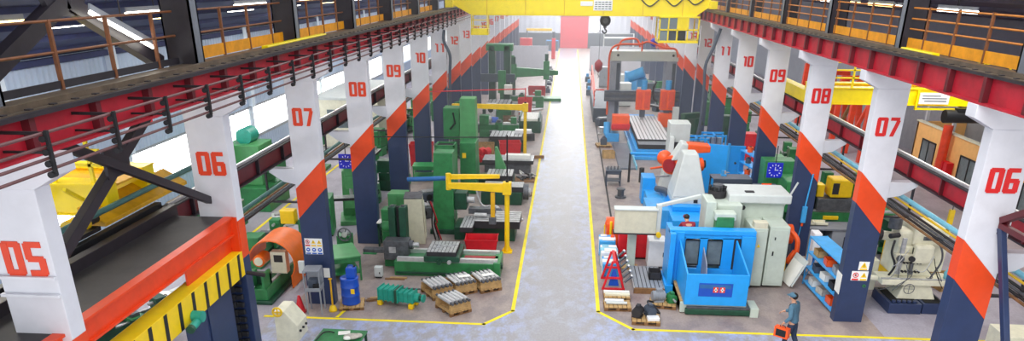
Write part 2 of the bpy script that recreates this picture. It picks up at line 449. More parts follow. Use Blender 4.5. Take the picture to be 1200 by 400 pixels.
# walkways outside the girders: grating, toe board, posts, handrails
def walkway(side, ranges):
    sx = -1 if side < 0 else 1
    xa = -7.5 if side < 0 else 8.45; xr = -8.0 if side < 0 else 8.9
    row = 'left' if side < 0 else 'right'
    dk = solo('walkway_deck', 'dark steel walkway beside the crane rail above the %s columns' % row, 'walkway', MB().box(min(xa, xr), max(xa, xr), 0, 112, -.05, .03, 'rail_steel'), (0, 4, 8.03))
    for k, (a, b) in enumerate(ranges):
        t = thing('guard_railing', 'orange and brown guard railing, %s of the crane walkway above the %s columns' % (('nearest stretch', 'second stretch', 'third stretch', 'fourth stretch', 'fifth stretch', 'farthest stretch')[k], row), 'railing', (xr, a, 8.06), 0, '%s walkway railings' % row)
        m = 'post_brown' if side < 0 else 'rail_orange'
        if side > 0 or k > 0: part('toe_board', t, MB().box(xr - .012, xr + .012, a + .3, b - .1, 8.08, 8.33, 'toe_orange'), label='bright orange toe board')
        else: part('toe_board', t, MB().box(xr - .012, xr + .012, a + .3, b - .1, 8.08, 8.20, 'dark_steel'))
        for z in ((8.62, 9.08) if side < 0 else (8.55, 8.80, 9.06)):
            part('handrail', t, MB().cyl((xr, a + .25, z), (xr, b - .1, z), .022, m if side > 0 else 'post_brown', n=8))
        y = a + (.2 if side < 0 else .85)
        while y < b - .2:
            part('post', t, MB().box(xr - .03, xr + .03, y - .03, y + .03, 8.06, 9.10, 'post_brown'), .006); y += 1.5
rg = [(YC(4) + .3 + 6 * i, YC(5) + 6 * i) for i in range(0, 6)]
walkway(-1, [(YC(5) + .4, YC(6))] + [(YC(6) + .4 + 6 * i, YC(7) + 6 * i) for i in range(5)])
walkway(1, [(YC(6) - .4, YC(7))] + [(YC(7) + .4 + 6 * i, YC(8) + 6 * i) for i in range(5)])

# upper roof columns above the girders
for side in (-1, 1):
    row = 'left' if side < 0 else 'right'
    x0, x1 = (-8.28, -7.66) if side < 0 else (8.75, 9.32)
    for n in range(5 if side < 0 else 6, 17):
        y = YC(n)
        mb = MB().box(x0, x1, y, y + .05, 8.0, 11.0, 'dark_steel').box(x0, x1, y + .3, y + .35, 8.0, 11.0, 'dark_steel').box((x0 + x1) / 2 - .03, (x0 + x1) / 2 + .03, y + .05, y + .3, 8.0, 11.0, 'dark_steel').box(x0, x0 + .03, y, y + .35, 8, 11, 'mid_grey').box(x1 - .03, x1, y, y + .35, 8, 11, 'mid_grey')
        o = solo('roof_column', 'dark steel roof stanchion standing above column %02d of the %s row' % (n, row), 'roof column', MB(), group='dark roof stanchions, %s' % row) if False else link_mesh('roof_column', mb)
        tag(o, 'dark steel roof stanchion standing above column %02d of the %s row' % (n, row), 'roof column', 'dark roof stanchions, %s row' % row)

def bar(mb, p, q, w, d, m):
    """rectangular bar from p to q"""
    p = Vector(p); q = Vector(q); a = (q - p).normalized(); s = a.cross(Vector((1, 0, 0)))
    if s.length < .1: s = a.cross(Vector((0, 0, 1)))
    s.normalize(); u = a.cross(s)
    vs = [c + s * i * w / 2 + u * j * d / 2 for c in (p, q) for i, j in ((-1, -1), (1, -1), (1, 1), (-1, 1))]
    return mb.add(vs, [(3, 2, 1, 0), (4, 5, 6, 7), (0, 1, 5, 4), (1, 2, 6, 5), (2, 3, 7, 6), (3, 0, 4, 7)], m)
# bracing between columns 05 and 06
t = thing('knee_bracing', 'dark diagonal steel bracing above the crane rail between columns 05 and 06', 'bracing', (-8.35, 12.5, 8.2))
for q in ((-8.4, 9.9, 8.1), (-8.4, 15.3, 8.1)): part('diagonal', t, bar(MB(), (-8.4, 12.6, 9.35), q, .26, .2, 'dark_steel'))
part('gusset', t, MB().prism([(-8.44, 12.2, 9.1), (-8.44, 13.0, 9.1), (-8.44, 13.3, 9.7), (-8.44, 11.9, 9.7)], (.1, 0, 0), 'dark_steel'))
part('chord', t, MB().box(-8.5, -8.3, 8, 21, 9.55, 9.85, 'dark_steel'))
t = thing('cross_bracing', 'dark crossed steel bracing under the girder between columns 05 and 06', 'bracing', (-8.0, 12.5, 5.1))
part('diagonal', t, bar(MB(), (-8.02, 10.1, 5.35), (-8.02, 13.9, 7.35), .2, .16, 'dark_steel'), .01)
part('diagonal', t, bar(MB(), (-7.9, 10.7, 7.45), (-7.9, 15.46, 5.15), .16, .14, 'dark_steel'), .01)
part('gusset', t, MB().box(-7.98, -7.92, 12.1, 12.8, 6.45, 6.95, 'dark_steel'))

# four conductor bars carried by brackets on the left girder
for k, z in enumerate((7.88, 7.71, 7.56, 7.42)):
    xb = -6.62 + .0 * k
    solo('conductor_bar', 'thin brown conductor bar running along the left girder, %s of four' % ('topmost', 'second from top', 'third from top', 'lowest')[k], 'conductor bar', MB().cyl((0, 0, 0), (0, 62, 0), .022, 'bar_brown', n=8), (xb, 4.5, z), group='conductor bars')
Y = 8.95; k = 0
first = None
ords = ['nearest', 'second', 'third', 'fourth', 'fifth', 'sixth', 'seventh', 'eighth', 'ninth', 'tenth', 'eleventh', 'twelfth', 'thirteenth', 'fourteenth', 'fifteenth', 'sixteenth', 'seventeenth', 'eighteenth', 'nineteenth', 'twentieth', 'twenty first', 'twenty second', 'twenty third', 'twenty fourth', 'twenty fifth', 'twenty sixth', 'twenty seventh']
while Y < 46:
    lab = 'black insulator bracket holding the conductor bars, %s from the camera end' % ords[k]
    if first is None:
        t = first = thing('conductor_bracket', lab, 'bracket', (-6.62, Y, 7.4), 0, 'conductor bar brackets')
        part('hanger', t, MB().box(-6.585, -6.545, Y - .025, Y + .025, 7.38, 7.92, 'black'))
        part('arm', t, MB().box(-7.195, -6.57, Y - .02, Y + .02, 7.86, 7.90, 'black').box(-7.195, -6.57, Y - .02, Y + .02, 7.62, 7.65, 'black'))
        for z in (7.88, 7.71, 7.56, 7.42): part('insulator', t, MB().cyl((-6.61, Y - .05, z - .066), (-6.61, Y + .06, z - .066), .043, 'rubber', n=10))
    else: dup(first, (-6.62, Y, 7.4), label=lab)
    Y += 1.5; k += 1

# lower side-bay girders outside the columns, and the pipes hung under them
def low_girder(side):
    xw = -8.98 if side < 0 else 10.05; row = 'left' if side < 0 else 'right'
    m = 'girder_maroon' if side < 0 else 'girder_red'
    t = thing('side_bay_girder', '%s lower crane girder outside the %s column row' % ('dark maroon' if side < 0 else 'deep red', row), 'girder', (xw, 15, 4.4))
    Y0, Y1 = (15.6, 76) if side < 0 else (11.0, 76)
    part('web', t, MB().box(xw - .02, xw + .02, Y0, Y1, 4.46, 4.9, m))
    part('flange', t, MB().box(xw - .14, xw + .14, Y0, Y1, 4.42, 4.46, 'dark_steel')); part('flange', t, MB().box(xw - .14, xw + .14, Y0, Y1, 4.9, 4.94, 'dark_steel'))
    part('rail', t, MB().box(xw - .035, xw + .035, Y0, Y1, 4.94, 5.02, 'bright_steel'), label='shiny crane rail')
    yy = Y0 + 1
    while yy < 70:
        part('stiffener', t, MB().box(xw - .12, xw + .12, yy - .03, yy + .03, 4.46, 4.9, 'girder_maroon' if side > 0 else 'dark_steel')); yy += 2
low_girder(-1); low_girder(1)
def pipe(name, lab, x, z, r, m, y0, y1, grp): return solo(name, lab, 'pipe', MB().cyl((0, 0, 0), (0, y1 - y0, 0), r, m, n=10), (x, y0, z), group=grp)
pipe('supply_pipe', 'long teal pipe hung outside the left columns under the maroon girder', -9.05, 3.68, .06, 'teal_pipe', 16, 60, None)
for k in range(3): pipe('cable_conduit', 'black cable conduit under the teal pipe outside the left columns, %s' % ('inner', 'middle', 'outer')[k], -8.86 - .16 * k, 3.50 - .03 * k, .04, ('black', 'cast_iron', 'wood_dark')[k], 16, 60, 'left cable conduits')
pipe('supply_pipe', 'long pale cyan pipe hung outside the right columns under the red girder', 10.0, 3.82, .07, 'cyan_pipe', 12, 60, None)
pipe('supply_pipe', 'thin yellow gas pipe beside the pale cyan pipe outside the right columns', 9.89, 3.74, .03, 'jib_yellow', 12, 60, None)
for k in range(4): pipe('cable_conduit', 'dark cable conduit beside the cyan pipe outside the right columns, %s' % ('inner', 'second', 'third', 'lowest')[k], 9.80 - .045 * k, 3.66 - .062 * k, .036, ('black', 'cast_iron', 'black', 'wood_dark')[k], 12, 60, 'right cable conduits')
for n in range(6, 13):
    for side in (-1, 1):
        x0, x1 = (-9.25, -8.15) if side < 0 else (9.25, 10.15); row = 'left' if side < 0 else 'right'
        solo('pipe_hanger', 'dark pipe bracket behind column %02d of the %s row' % (n, row), 'bracket', MB().box(x0, x1, .36, .44, 3.26, 3.32, 'dark_steel').box(x0 if side < 0 else x1 - .05, x0 + .05 if side < 0 else x1, .36, .44, 3.26, 4.41, 'dark_steel'), (0, YC(n), 0), group='pipe brackets')
pipe('supply_pipe', 'dark teal pipe crossing behind the bracing between columns 05 and 06', -9.1, 5.46, .06, 'teal_pipe', 9.5, 17.5, None)
# ------------------------------------------------------------------ generic shop furniture and machines
def R(d): return math.radians(d)
def slotted_top(mb, x0, x1, y0, y1, z, n, along='Y', m='steel', h=.05):
    """T-slotted plate: ribs with dark gaps"""
    mb.box(x0, x1, y0, y1, z - h, z - .015, 'slot_dark')
    for k in range(n):
        if along == 'Y':
            w = (x1 - x0) / n; mb.box(x0 + w * k + w * .10, x0 + w * (k + 1) - w * .10, y0, y1, z - .02, z, m)
        else:
            w = (y1 - y0) / n; mb.box(x0, x1, y0 + w * k + w * .14, y0 + w * (k + 1) - w * .14, z - .02, z, m)
    return mb
def pallet_mb(w, d, h=.13):
    mb = MB()
    for i in range(3):
        y = -d / 2 + .05 + (d - .1) * i / 2; mb.box(-w / 2, w / 2, y - .05, y + .05, 0, .02, 'wood_dark')
        for j in range(3): x = -w / 2 + .06 + (w - .12) * j / 2; mb.box(x - .06, x + .06, y - .05, y + .05, .02, h - .03, 'wood_dark')
    for j in range(6): x = -w / 2 + w * (j + .5) / 6; mb.box(x - w / 14, x + w / 14, -d / 2, d / 2, h - .03, h, 'wood')
    return mb
def wheel_mb(mb, c, r, axis, m='black', spokes=4, t=.012):
    c = Vector(c); A = {'X': (Vector((0, 1, 0)), Vector((0, 0, 1))), 'Y': (Vector((1, 0, 0)), Vector((0, 0, 1))), 'Z': (Vector((1, 0, 0)), Vector((0, 1, 0)))}[axis]
    pts = [c + (A[0] * math.cos(2 * PI * i / 16) + A[1] * math.sin(2 * PI * i / 16)) * r for i in range(17)]
    mb.tube(pts, t, m, 6)
    for i in range(spokes):
        a = 2 * PI * i / spokes; mb.cyl(c, c + (A[0] * math.cos(a) + A[1] * math.sin(a)) * r, t * .7, m, n=6)
    return mb

def lathe_machine(loc, rz, L, label, m='green', m2='green_dark', h=1.0, group=None, guard=None):
    """bed along local x"""
    t = thing('lathe', label, 'machine tool', loc, rz, group)
    lpart('bed', t, MB().box(-L / 2, L / 2, -.28, .28, .45 * h, .78 * h, m).box(-L / 2, L / 2, -.26, -.16, .78 * h, .83 * h, 'steel').box(-L / 2, L / 2, .16, .26, .78 * h, .83 * h, 'steel'), .015)
    lpart('pedestal', t, MB().box(-L / 2, -L / 2 + .26 * L, -.34, .34, 0, .45 * h, m), .02)
    lpart('pedestal', t, MB().box(L / 2 - .18 * L, L / 2, -.32, .32, 0, .45 * h, m), .02)
    lpart('chip_tray', t, MB().box(-L / 4, L / 3, -.42, .42, .18 * h, .26 * h, m2))
    lpart('headstock', t, MB().box(-L / 2, -L / 2 + .24 * L, -.34, .34, .78 * h, 1.32 * h, m), .03)
    lpart('chuck', t, MB().cyl((-L / 2 + .24 * L, 0, 1.05 * h), (-L / 2 + .24 * L + .14, 0, 1.05 * h), .21 * h, 'steel', n=18).cyl((-L / 2 + .24 * L + .14, 0, 1.05 * h), (-L / 2 + .24 * L + .2, 0, 1.05 * h), .09, 'cast_iron'))
    s = MB().box(-.22, .22, -.42, .36, .83 * h, .95 * h, m2).box(-.12, .12, -.3, .2, .95 * h, 1.06 * h, 'cast_iron').box(-.24, .24, -.46, -.36, .42 * h, .92 * h, m)
    wheel_mb(s, (-.1, -.52, .68 * h), .11, 'Y'); lpart('carriage', t, s, .01)
    q = MB().box(L / 2 - .2 * L, L / 2 - .06 * L, -.2, .2, .83 * h, 1.22 * h, m); q.cyl((L / 2 - .2 * L - .15, 0, 1.05 * h), (L / 2 - .2 * L, 0, 1.05 * h), .05, 'steel')
    wheel_mb(q, (L / 2 - .02 * L, 0, 1.05 * h), .12, 'X'); lpart('tailstock', t, q, .02)
    return t
def knee_mill(loc, rz, label, m='green', h=2.0, group=None, s=1.0):
    t = thing('milling_machine', label, 'machine tool', loc, rz, group)
    lpart('base', t, MB().box(-.45 * s, .45 * s, -.75 * s, .5 * s, 0, .16 * s, m), .02)
    lpart('column', t, MB().frus(-.36 * s, .36 * s, .0, .5 * s, .16 * s, -.30 * s, .30 * s, .02 * s, .46 * s, .86 * h, m), .03)
    lpart('overarm', t, MB().box(-.2 * s, .2 * s, -.75 * s, .6 * s, .86 * h, h, m), .03)
    lpart('spindle_head', t, MB().box(-.18 * s, .18 * s, -.72 * s, -.38 * s, .64 * h, .86 * h, m).cyl((0, -.55 * s, .52 * h), (0, -.55 * s, .64 * h), .06 * s, 'steel'), .02)
    lpart('knee', t, MB().box(-.26 * s, .26 * s, -.62 * s, 0, .28 * h, .42 * h, m), .02)
    q = slotted_top(MB(), -.75 * s, .75 * s, -.62 * s, -.2 * s, .47 * h, 4, 'X', h=.05 * h); lpart('table', t, q)
    q = MB(); wheel_mb(q, (.8 * s, -.4 * s, .44 * h), .12, 'X'); lpart('handwheel', t, q)
    lpart('motor', t, MB().cyl((0, .5 * s, .7 * h), (0, .78 * s, .7 * h), .15 * s, m), .01)
    return t
def box_machine(loc, rz, w, d, h, label, m='green', name='machine_cabinet', cat='cabinet', group=None, panel='mid_grey', top=None):
    t = thing(name, label, cat, loc, rz, group)
    lpart('body', t, MB().box(-w / 2, w / 2, -d / 2, d / 2, .06, h, m), .02)
    lpart('plinth', t, MB().box(-w / 2 + .03, w / 2 - .03, -d / 2 + .03, d / 2 - .03, 0, .06, 'black'))
    n = 2 if w > .7 else 1
    for k in range(n):
        x0 = -w / 2 + w * k / n + .025; x1 = -w / 2 + w * (k + 1) / n - .025
        dd = lpart('door', t, MB().box(x0, x1, -d / 2 - .02, -d / 2, .1, h - .05, m), .008)
        lpart('handle', dd, MB().box(x1 - .07, x1 - .04, -d / 2 - .05, -d / 2 - .02, h * .45, h * .6, 'black'))
    if top: lpart('top_tray', t, MB().box(-w / 2 + .04, w / 2 - .04, -d / 2 + .04, d / 2 - .04, h, h + .02, top))
    return t
def bench(loc, rz, w, d, h, label, m='green', top='green_light', items=True, name='workbench', cat='bench', group=None):
    t = thing(name, label, cat, loc, rz, group)
    lpart('bench_top', t, MB().box(-w / 2, w / 2, -d / 2, d / 2, h - .05, h, top), .008)
    for x in (-w / 2 + .05, w / 2 - .05):
        for y in (-d / 2 + .05, d / 2 - .05): lpart('leg', t, MB().box(x - .03, x + .03, y - .03, y + .03, 0, h - .05, m))
    lpart('shelf', t, MB().box(-w / 2 + .04, w / 2 - .04, -d / 2 + .04, d / 2 - .04, h * .3, h * .3 + .03, m))
    for y in (-d / 2 + .02, d / 2 - .04): lpart('apron', t, MB().box(-w / 2 + .03, w / 2 - .03, y, y + .02, h - .2, h - .05, m))
    return t
def skip_bin(loc, rz, w, d, h, label, m='red', group=None):
    t = thing('skip_bin', label, 'bin', loc, rz, group)
    k = .06; b = MB()
    b.frus(-w / 2 + .08, w / 2 - .08, -d / 2 + .06, -d / 2 + .06 + .02, .06, -w / 2, w / 2, -d / 2, -d / 2 + .02, h, m)
    b.frus(-w / 2 + .08, w / 2 - .08, d / 2 - .08, d / 2 - .06, .06, -w / 2, w / 2, d / 2 - .02, d / 2, h, m)
    b.frus(-w / 2 + .08, -w / 2 + .1, -d / 2 + .06, d / 2 - .06, .06, -w / 2, -w / 2 + .02, -d / 2, d / 2, h, m)
    b.frus(w / 2 - .1, w / 2 - .08, -d / 2 + .06, d / 2 - .06, .06, w / 2 - .02, w / 2, -d / 2, d / 2, h, m)
    b.box(-w / 2 + .08, w / 2 - .08, -d / 2 + .06, d / 2 - .06, .06, .09, m); lpart('shell', t, b)
    lpart('skid', t, MB().box(-w / 2 + .15, w / 2 - .15, -d / 2 + .1, -d / 2 + .2, 0, .06, 'black').box(-w / 2 + .15, w / 2 - .15, d / 2 - .2, d / 2 - .1, 0, .06, 'black'))
    q = MB(); rr = random.Random(int(loc[1] * 10))
    for i in range(26):
        q.cb((rr.uniform(-w / 2 + .22, w / 2 - .22), rr.uniform(-d / 2 + .18, d / 2 - .18), rr.uniform(.12, h * .62)), (.3, .05, .05), rr.choice(['cast_iron', 'slot_dark', 'steel']), rr.uniform(0, 3), 0, rr.uniform(-.4, .4))
    o = lpart('scrap', t, q); o['kind'] = 'stuff'
    lpart('rim', t, MB().box(-w / 2 - .02, w / 2 + .02, -d / 2 - .02, -d / 2 + .02, h - .04, h, m).box(-w / 2 - .02, w / 2 + .02, d / 2 - .02, d / 2 + .02, h - .04, h, m))
    return t
def shelf_rack(loc, rz, w, d, h, n, label, m='light_blue', seed=1, group=None):
    t = thing('shelving_rack', label, 'shelf', loc, rz, group)
    for x in (-w / 2, w / 2 - .04):
        for y in (-d / 2, d / 2 - .04): lpart('upright', t, MB().box(x, x + .04, y, y + .04, 0, h, m))
    for k in range(n): lpart('shelf', t, MB().box(-w / 2, w / 2, -d / 2, d / 2, .1 + (h - .15) * k / (n - 1), .14 + (h - .15) * k / (n - 1), m))
    for x in (-w / 2, w / 2 - .02): lpart('side_brace', t, bar(MB(), (x + .01, -d / 2 + .02, .15), (x + .01, d / 2 - .02, h - .1), .03, .02, m))
    return t
def jib_crane(loc, h, arm, label, joint=True):
    t = thing('jib_crane', label, 'jib crane', loc)
    x, y = loc[0], loc[1]
    mb = MB().box(x - .2, x + .2, y - .2, y + .2, 0, .04, 'jib_yellow')
    for a in (0, 1):
        for s in (-1, 1):
            p = [(x, y, .42), (x, y, .04), (x + s * .2 * (1 - a), y + s * .2 * a, .04)]
            mb.prism(p, (.02 if a else 0, 0 if a else .02, 0), 'jib_yellow')
    part('base_plate', t, mb)
    part('post', t, MB().cyl((x, y, .04), (x, y, h), .095, 'jib_yellow', n=20))
    part('arm', t, MB().prism([(x + .1, y - .09, h - .02), (x + .1, y - .09, h - .36), (x - arm, y - .09, h - .24), (x - arm, y - .09, h - .04)], (0, .18, 0), 'jib_yellow'), .01)
    part('pivot_head', t, MB().box(x - .16, x + .16, y - .16, y + .16, h - .42, h + .04, 'jib_yellow').cyl((x, y, h + .04), (x, y, h + .12), .06, 'black'), .015)
    return t
def hose(name, label, pts, r, m, cat='hose', sub=6):
    P = [Vector(p) for p in pts]; out = []
    for i in range(len(P) - 1):
        p0 = P[max(i - 1, 0)]; p1 = P[i]; p2 = P[i + 1]; p3 = P[min(i + 2, len(P) - 1)]
        for k in range(sub):
            u = k / sub
            out.append(.5 * ((2 * p1) + (p2 - p0) * u + (2 * p0 - 5 * p1 + 4 * p2 - p3) * u * u + (3 * p1 - p0 - 3 * p2 + p3) * u ** 3))
    out.append(P[-1]); return out

# ------------------------------------------------------------------ near left: platform, orange beam, striped beam
t = thing('steel_platform', 'black steel platform between columns 05 and 06 behind the orange beam', 'platform', (-8.2, 12, 4.6))
part('deck_plate', t, MB().box(-8.75, -7.47, 8.0, 15.42, 4.70, 4.78, 'black_deck'))
part('kerb', t, MB().box(-8.95, -8.75, 8.0, 15.6, 4.6, 5.0, 'dark_steel').box(-9.25, -9.1, 8.0, 15.6, 4.6, 5.04, 'black'), .01)
part('support_beam', t, MB().box(-9.25, -7.6, 8, 8.2, 4.4, 4.7, 'dark_steel'))
t = thing('edge_beam', 'bright orange beam running from column 05 to column 06 at the platform edge', 'beam', (-7.45, 11.7, 4.2))
part('top_flange', t, MB().box(-7.60, -7.40, 7.6, 15.42, 4.74, 4.79, 'beam_orange'), .006)
part('web', t, MB().box(-7.5, -7.46, 7.6, 15.42, 4.40, 4.74, 'beam_orange'))
part('bottom_flange', t, MB().box(-7.52, -7.40, 7.6, 15.42, 4.36, 4.40, 'beam_orange'))
part('end_plate', t, MB().box(-7.62, -7.32, 15.38, 15.43, 3.85, 4.78, 'beam_orange'))
part('closing_panel', t, MB().box(-7.56, -7.52, 13.3, 15.42, 3.8, 4.36, 'beam_orange'))
t = thing('striped_crossbeam', 'yellow beam with black warning stripes in front of column 06', 'beam', (-7.5, 11, 3.4))
part('beam', t, MB().box(-7.7, -7.3, 7.8, 15.42, 3.40, 3.98, 'stripe_yellow'), .012)
y = 8.0
while y < 15.3:
    part('stripe', t, MB().prism([(-7.297, y, 3.41), (-7.297, y + .12, 3.41), (-7.297, y + .16, 3.97), (-7.297, y + .04, 3.97)], (.004, 0, 0), 'black'), label='black warning stripe'); y += .545
t = thing('gear_motor', 'small teal gear motor on the side of the striped yellow beam', 'motor', (-7.2, 12.7, 3.4))
part('housing', t, MB().cyl((-7.29, 12.85, 3.52), (-7.08, 12.85, 3.52), .115, 'teal', n=18), .01)
part('motor_body', t, MB().cyl((-7.17, 12.8, 3.46), (-7.17, 12.5, 3.42), .08, 'teal', n=18).cyl((-7.17, 12.52, 3.42), (-7.17, 12.44, 3.41), .085, 'green_dark', n=18), .01)
t = thing('blue_cabinet', 'dark blue steel door panel under the striped yellow beam beside column 06', 'cabinet', (-7.8, 14.3, 0))
part('body', t, MB().box(-8.0, -7.5, 13.7, 15.0, 0, 3.38, 'navy_paint'), .01)
part('door', t, MB().box(-7.5, -7.47, 13.8, 14.9, .1, 3.3, 'navy_paint'), .006)
t = thing('hanging_chain', 'heavy black chain hanging down the front of column 06 below the striped beam', 'chain', (-7.62, 15.36, 0))
for k in range(17):
    part('link', t, MB().cb((-7.68, 15.34, .12 + k * .195), (.2, .08, .15), 'rubber', 0, 0, .12 * (-1) ** k).cb((-7.48, 15.34, .2 + k * .19), (.16, .08, .12), 'black', 0, 0, -.1 * (-1) ** k), .02)
solo('pivot_bar', 'dark round bar sticking out beside column 06 below the orange band', 'bar', MB().cyl((0, 0, 0), (.42, 0, -.05), .05, 'dark_steel', n=12), (-7.3, 15.5, 3.42))
# beige machine at the foot of column 06
t = thing('beige_feeder', 'beige metal box with bolts at the foot of column 06, cut by the photo edge', 'machine part', (-7.35, 19.2, 0), 0)
part('housing', t, MB().prism([(-8.2, 18.7, 0), (-7.55, 18.7, 0), (-7.55, 18.7, .5), (-7.9, 18.7, .95), (-8.2, 18.7, .95)], (0, .8, 0), 'cream'), .02)
part('handwheel', t, wheel_mb(MB(), (-8.05, 18.6, .98), .13, 'Y', 'jib_yellow', t=.03))
for k in range(3): part('bolt', t, MB().cyl((-7.55, 18.85 + .25 * k, .3), (-7.5, 18.85 + .25 * k, .3), .04, 'black', n=8))

# ------------------------------------------------------------------ left side-bay yellow bridge crane
def bridge(loc, lab, xa, xb, y, z, side):
    t = thing('bridge_crane', lab, 'crane', (xa, y, z))
    for yy in (y, y + 1.5): part('main_girder', t, MB().box(min(xa, xb), max(xa, xb), yy, yy + .4, z, z + .62, 'crane_yellow').box(min(xa, xb), max(xa, xb), yy - .06, yy + .46, z + .60, z + .64, 'crane_yellow').box(min(xa, xb), max(xa, xb), yy - .06, yy + .46, z - .03, z, 'crane_yellow'), .008)
    part('footwalk', t, MB().box(min(xa, xb), max(xa, xb), y + .4, y + 1.5, z + .5, z + .54, 'hood_yellow'))
    for zz in (z + .98, z + 1.28, z + 1.58): part('guard_rail', t, MB().box(min(xa, xb), max(xa, xb), y + .02, y + .08, zz, zz + .06, 'crane_yellow'))
    n = 9
    for k in range(n):
        x = xa + (xb - xa) * (k + .3) / n; part('guard_post', t, MB().box(x - .035, x + .035, y + .02, y + .08, z + .64, z + 1.64, 'crane_yellow'))
    return t
t = bridge(None, 'yellow bridge crane with railing seen behind column 05 in the left side bay', -9.3, -16.6, 14.0, 5.22, -1)
for xx in (-9.6, -10.6, -11.6): part('strut', t, bar(MB(), (xx, 13.98, 5.4), (xx, 13.2, 5.95), .07, .07, 'crane_yellow'))
part('end_carriage_cover', t, MB().prism([(-9.65, 13.5, 5.5), (-9.12, 13.5, 5.2), (-9.12, 13.5, 5.12), (-9.65, 13.5, 5.12)], (0, 3.4, 0), 'hood_yellow'), .01)
part('buffer', t, MB().cyl((-9.3, 13.5, 5.3), (-9.3, 13.15, 5.3), .09, 'black', n=14).cyl((-9.3, 13.17, 5.3), (-9.3, 13.08, 5.3), .13, 'jib_yellow', n=14))
part('drive_motor', t, MB().cyl((-9.5, 12.9, 5.25), (-9.5, 13.3, 5.25), .16, 'jib_yellow', n=16).box(-9.7, -9.1, 12.6, 13.3, 5.12, 5.2, 'black'))
for k in range(4):
    solo('hanging_hook_block', 'yellow pendant lamp arm on the left bay crane', 'hook', MB()) if False else None

# ------------------------------------------------------------------ left main bay, front
# green bench cut by the lower edge
t = bench((-5.9, 17.35, 0), R(-2), 1.25, 1.1, .86, 'green steel bench with papers at the bottom edge of the photo', 'green_dark', 'green')
hh = hose('', '', [(-6.45, 17.1, .90), (-6.4, 17.55, .90), (-6.25, 17.65, .90), (-6.1, 17.6, .90)], .02, 'black')
solo('air_hose', 'black hose lying across the green bench at the bottom edge', 'hose', MB().tube([p - Vector((-6.1, 17.4, .87)) for p in hh], .018, 'black'), (-6.1, 17.4, .87))
solo('paper_sheet', 'white paper sheet lying on the green bench', 'paper', MB().box(-.16, .16, -.11, .11, 0, .006, 'paper'), (-5.85, 17.68, .863), .25)
mb = MB().ball((0, 0, .02), (.22, .16, .06), 'cloth').ball((.16, .02, .02), (.13, .11, .05), 'cloth').ball((-.1, -.08, .02), (.12, .09, .05), 'paper')
solo('work_gloves', 'crumpled grey rag beside the paper on the green bench', 'cloth', mb, (-5.55, 17.35, .91), .3).name = 'crumpled_rag'
# teal gearbox on yellow blocks
t = thing('gear_motor', 'large teal ribbed gear motor lying on yellow blocks on the shop floor', 'motor', (-5.2, 21.6, 0), R(-14))
mb = MB().cb((-.35, 0, .36), (.72, .42, .4), 'teal').cb((.28, 0, .34), (.56, .36, .34), 'teal')
lpart('gearbox', t, mb, .03)
mb = MB()
for k in range(8): mb.cb((-.66 + k * .17, 0, .37), (.03, .48 if k < 5 else .42, .45 if k < 5 else .39), 'teal')
lpart('cooling_ribs', t, mb).name = 'cooling_rib'
lpart('band', t, MB().cb((-.04, 0, .36), (.09, .5, .46), 'green_dark'), .01)
lpart('shaft_flange', t, MB().cyl((.56, 0, .33), (.7, 0, .33), .15, 'teal').cyl((.7, 0, .33), (.8, 0, .33), .08, 'green_dark').cyl((.8, 0, .33), (.86, 0, .33), .13, 'teal'))
for x in (-.62, .48):
    for y in (-.18, .18): lpart('block', t, MB().cb((x, y, .08), (.16, .16, .16), 'jib_yellow'), .02, label='yellow support block')
# four pallets of ground shafts
def shaft_pallet(c, label, rz, first=None):
    if first is not None: return dup(first, (c[0], c[1], 0), rz, label)
    t = thing('wooden_pallet', label, 'pallet', (c[0], c[1], 0), rz, 'pallets of steel shafts')
    lpart('pallet_base', t, pallet_mb(.78, .96))
    for y in (-.36, .36): lpart('bearer', t, MB().cb((0, y * 1.15, .19), (.77, .09, .12), 'wood').cb((0, y * 1.15, .30), (.75, .07, .12), 'wood'), .006)
    return t
pal = [((-3.43, 21.36), 'pallet of steel shafts standing nearest the aisle line, in front of the other three'), ((-4.15, 22.57), 'pallet of steel shafts nearest the teal gear motor'), ((-3.41, 22.99), 'pallet of steel shafts in the middle of the back three'), ((-2.60, 23.30), 'pallet of steel shafts nearest the yellow aisle line, at the right end')]
p0 = None; first_shaft = None
wh = ['front pallet', 'pallet by the teal motor', 'middle back pallet', 'right end pallet']
for k, (c, lab) in enumerate(pal):
    rz = R((40, 36, 33, 31)[k]); o = shaft_pallet(c, lab, rz, p0); p0 = p0 or o
    for j in range(5):
        xl = -.30 + .15 * j
        p = Vector((c[0] + xl * math.cos(rz), c[1] + xl * math.sin(rz), .425))
        lab2 = 'steel shaft lying on the %s, %s from its left side' % (wh[k], ('first', 'second', 'third', 'fourth', 'fifth')[j])
        if first_shaft is None:
            first_shaft = t = thing('steel_shaft', lab2, 'shaft', p, rz, 'steel shafts on the pallets')
            lpart('journal', t, MB().cyl((0, -.5, 0), (0, .5, 0), .045, 'cast_iron', n=14))
            lpart('roll_body', t, MB().cyl((0, -.36, 0), (0, .36, 0), .062, 'bright_steel', n=18))
        else: dup(first_shaft, p, rz, lab2)
for c, rz, k in (((-3.3, 23.0), .4, 0), ((-2.52, 23.2), .5, 1)):
    solo('paper_sheet', 'white paper lying on the shafts of the %s' % ('middle back pallet', 'right end pallet')[k], 'paper', MB().cb((0, 0, 0), (.42, .2, .012), 'paper'), (c[0], c[1], .515), rz)
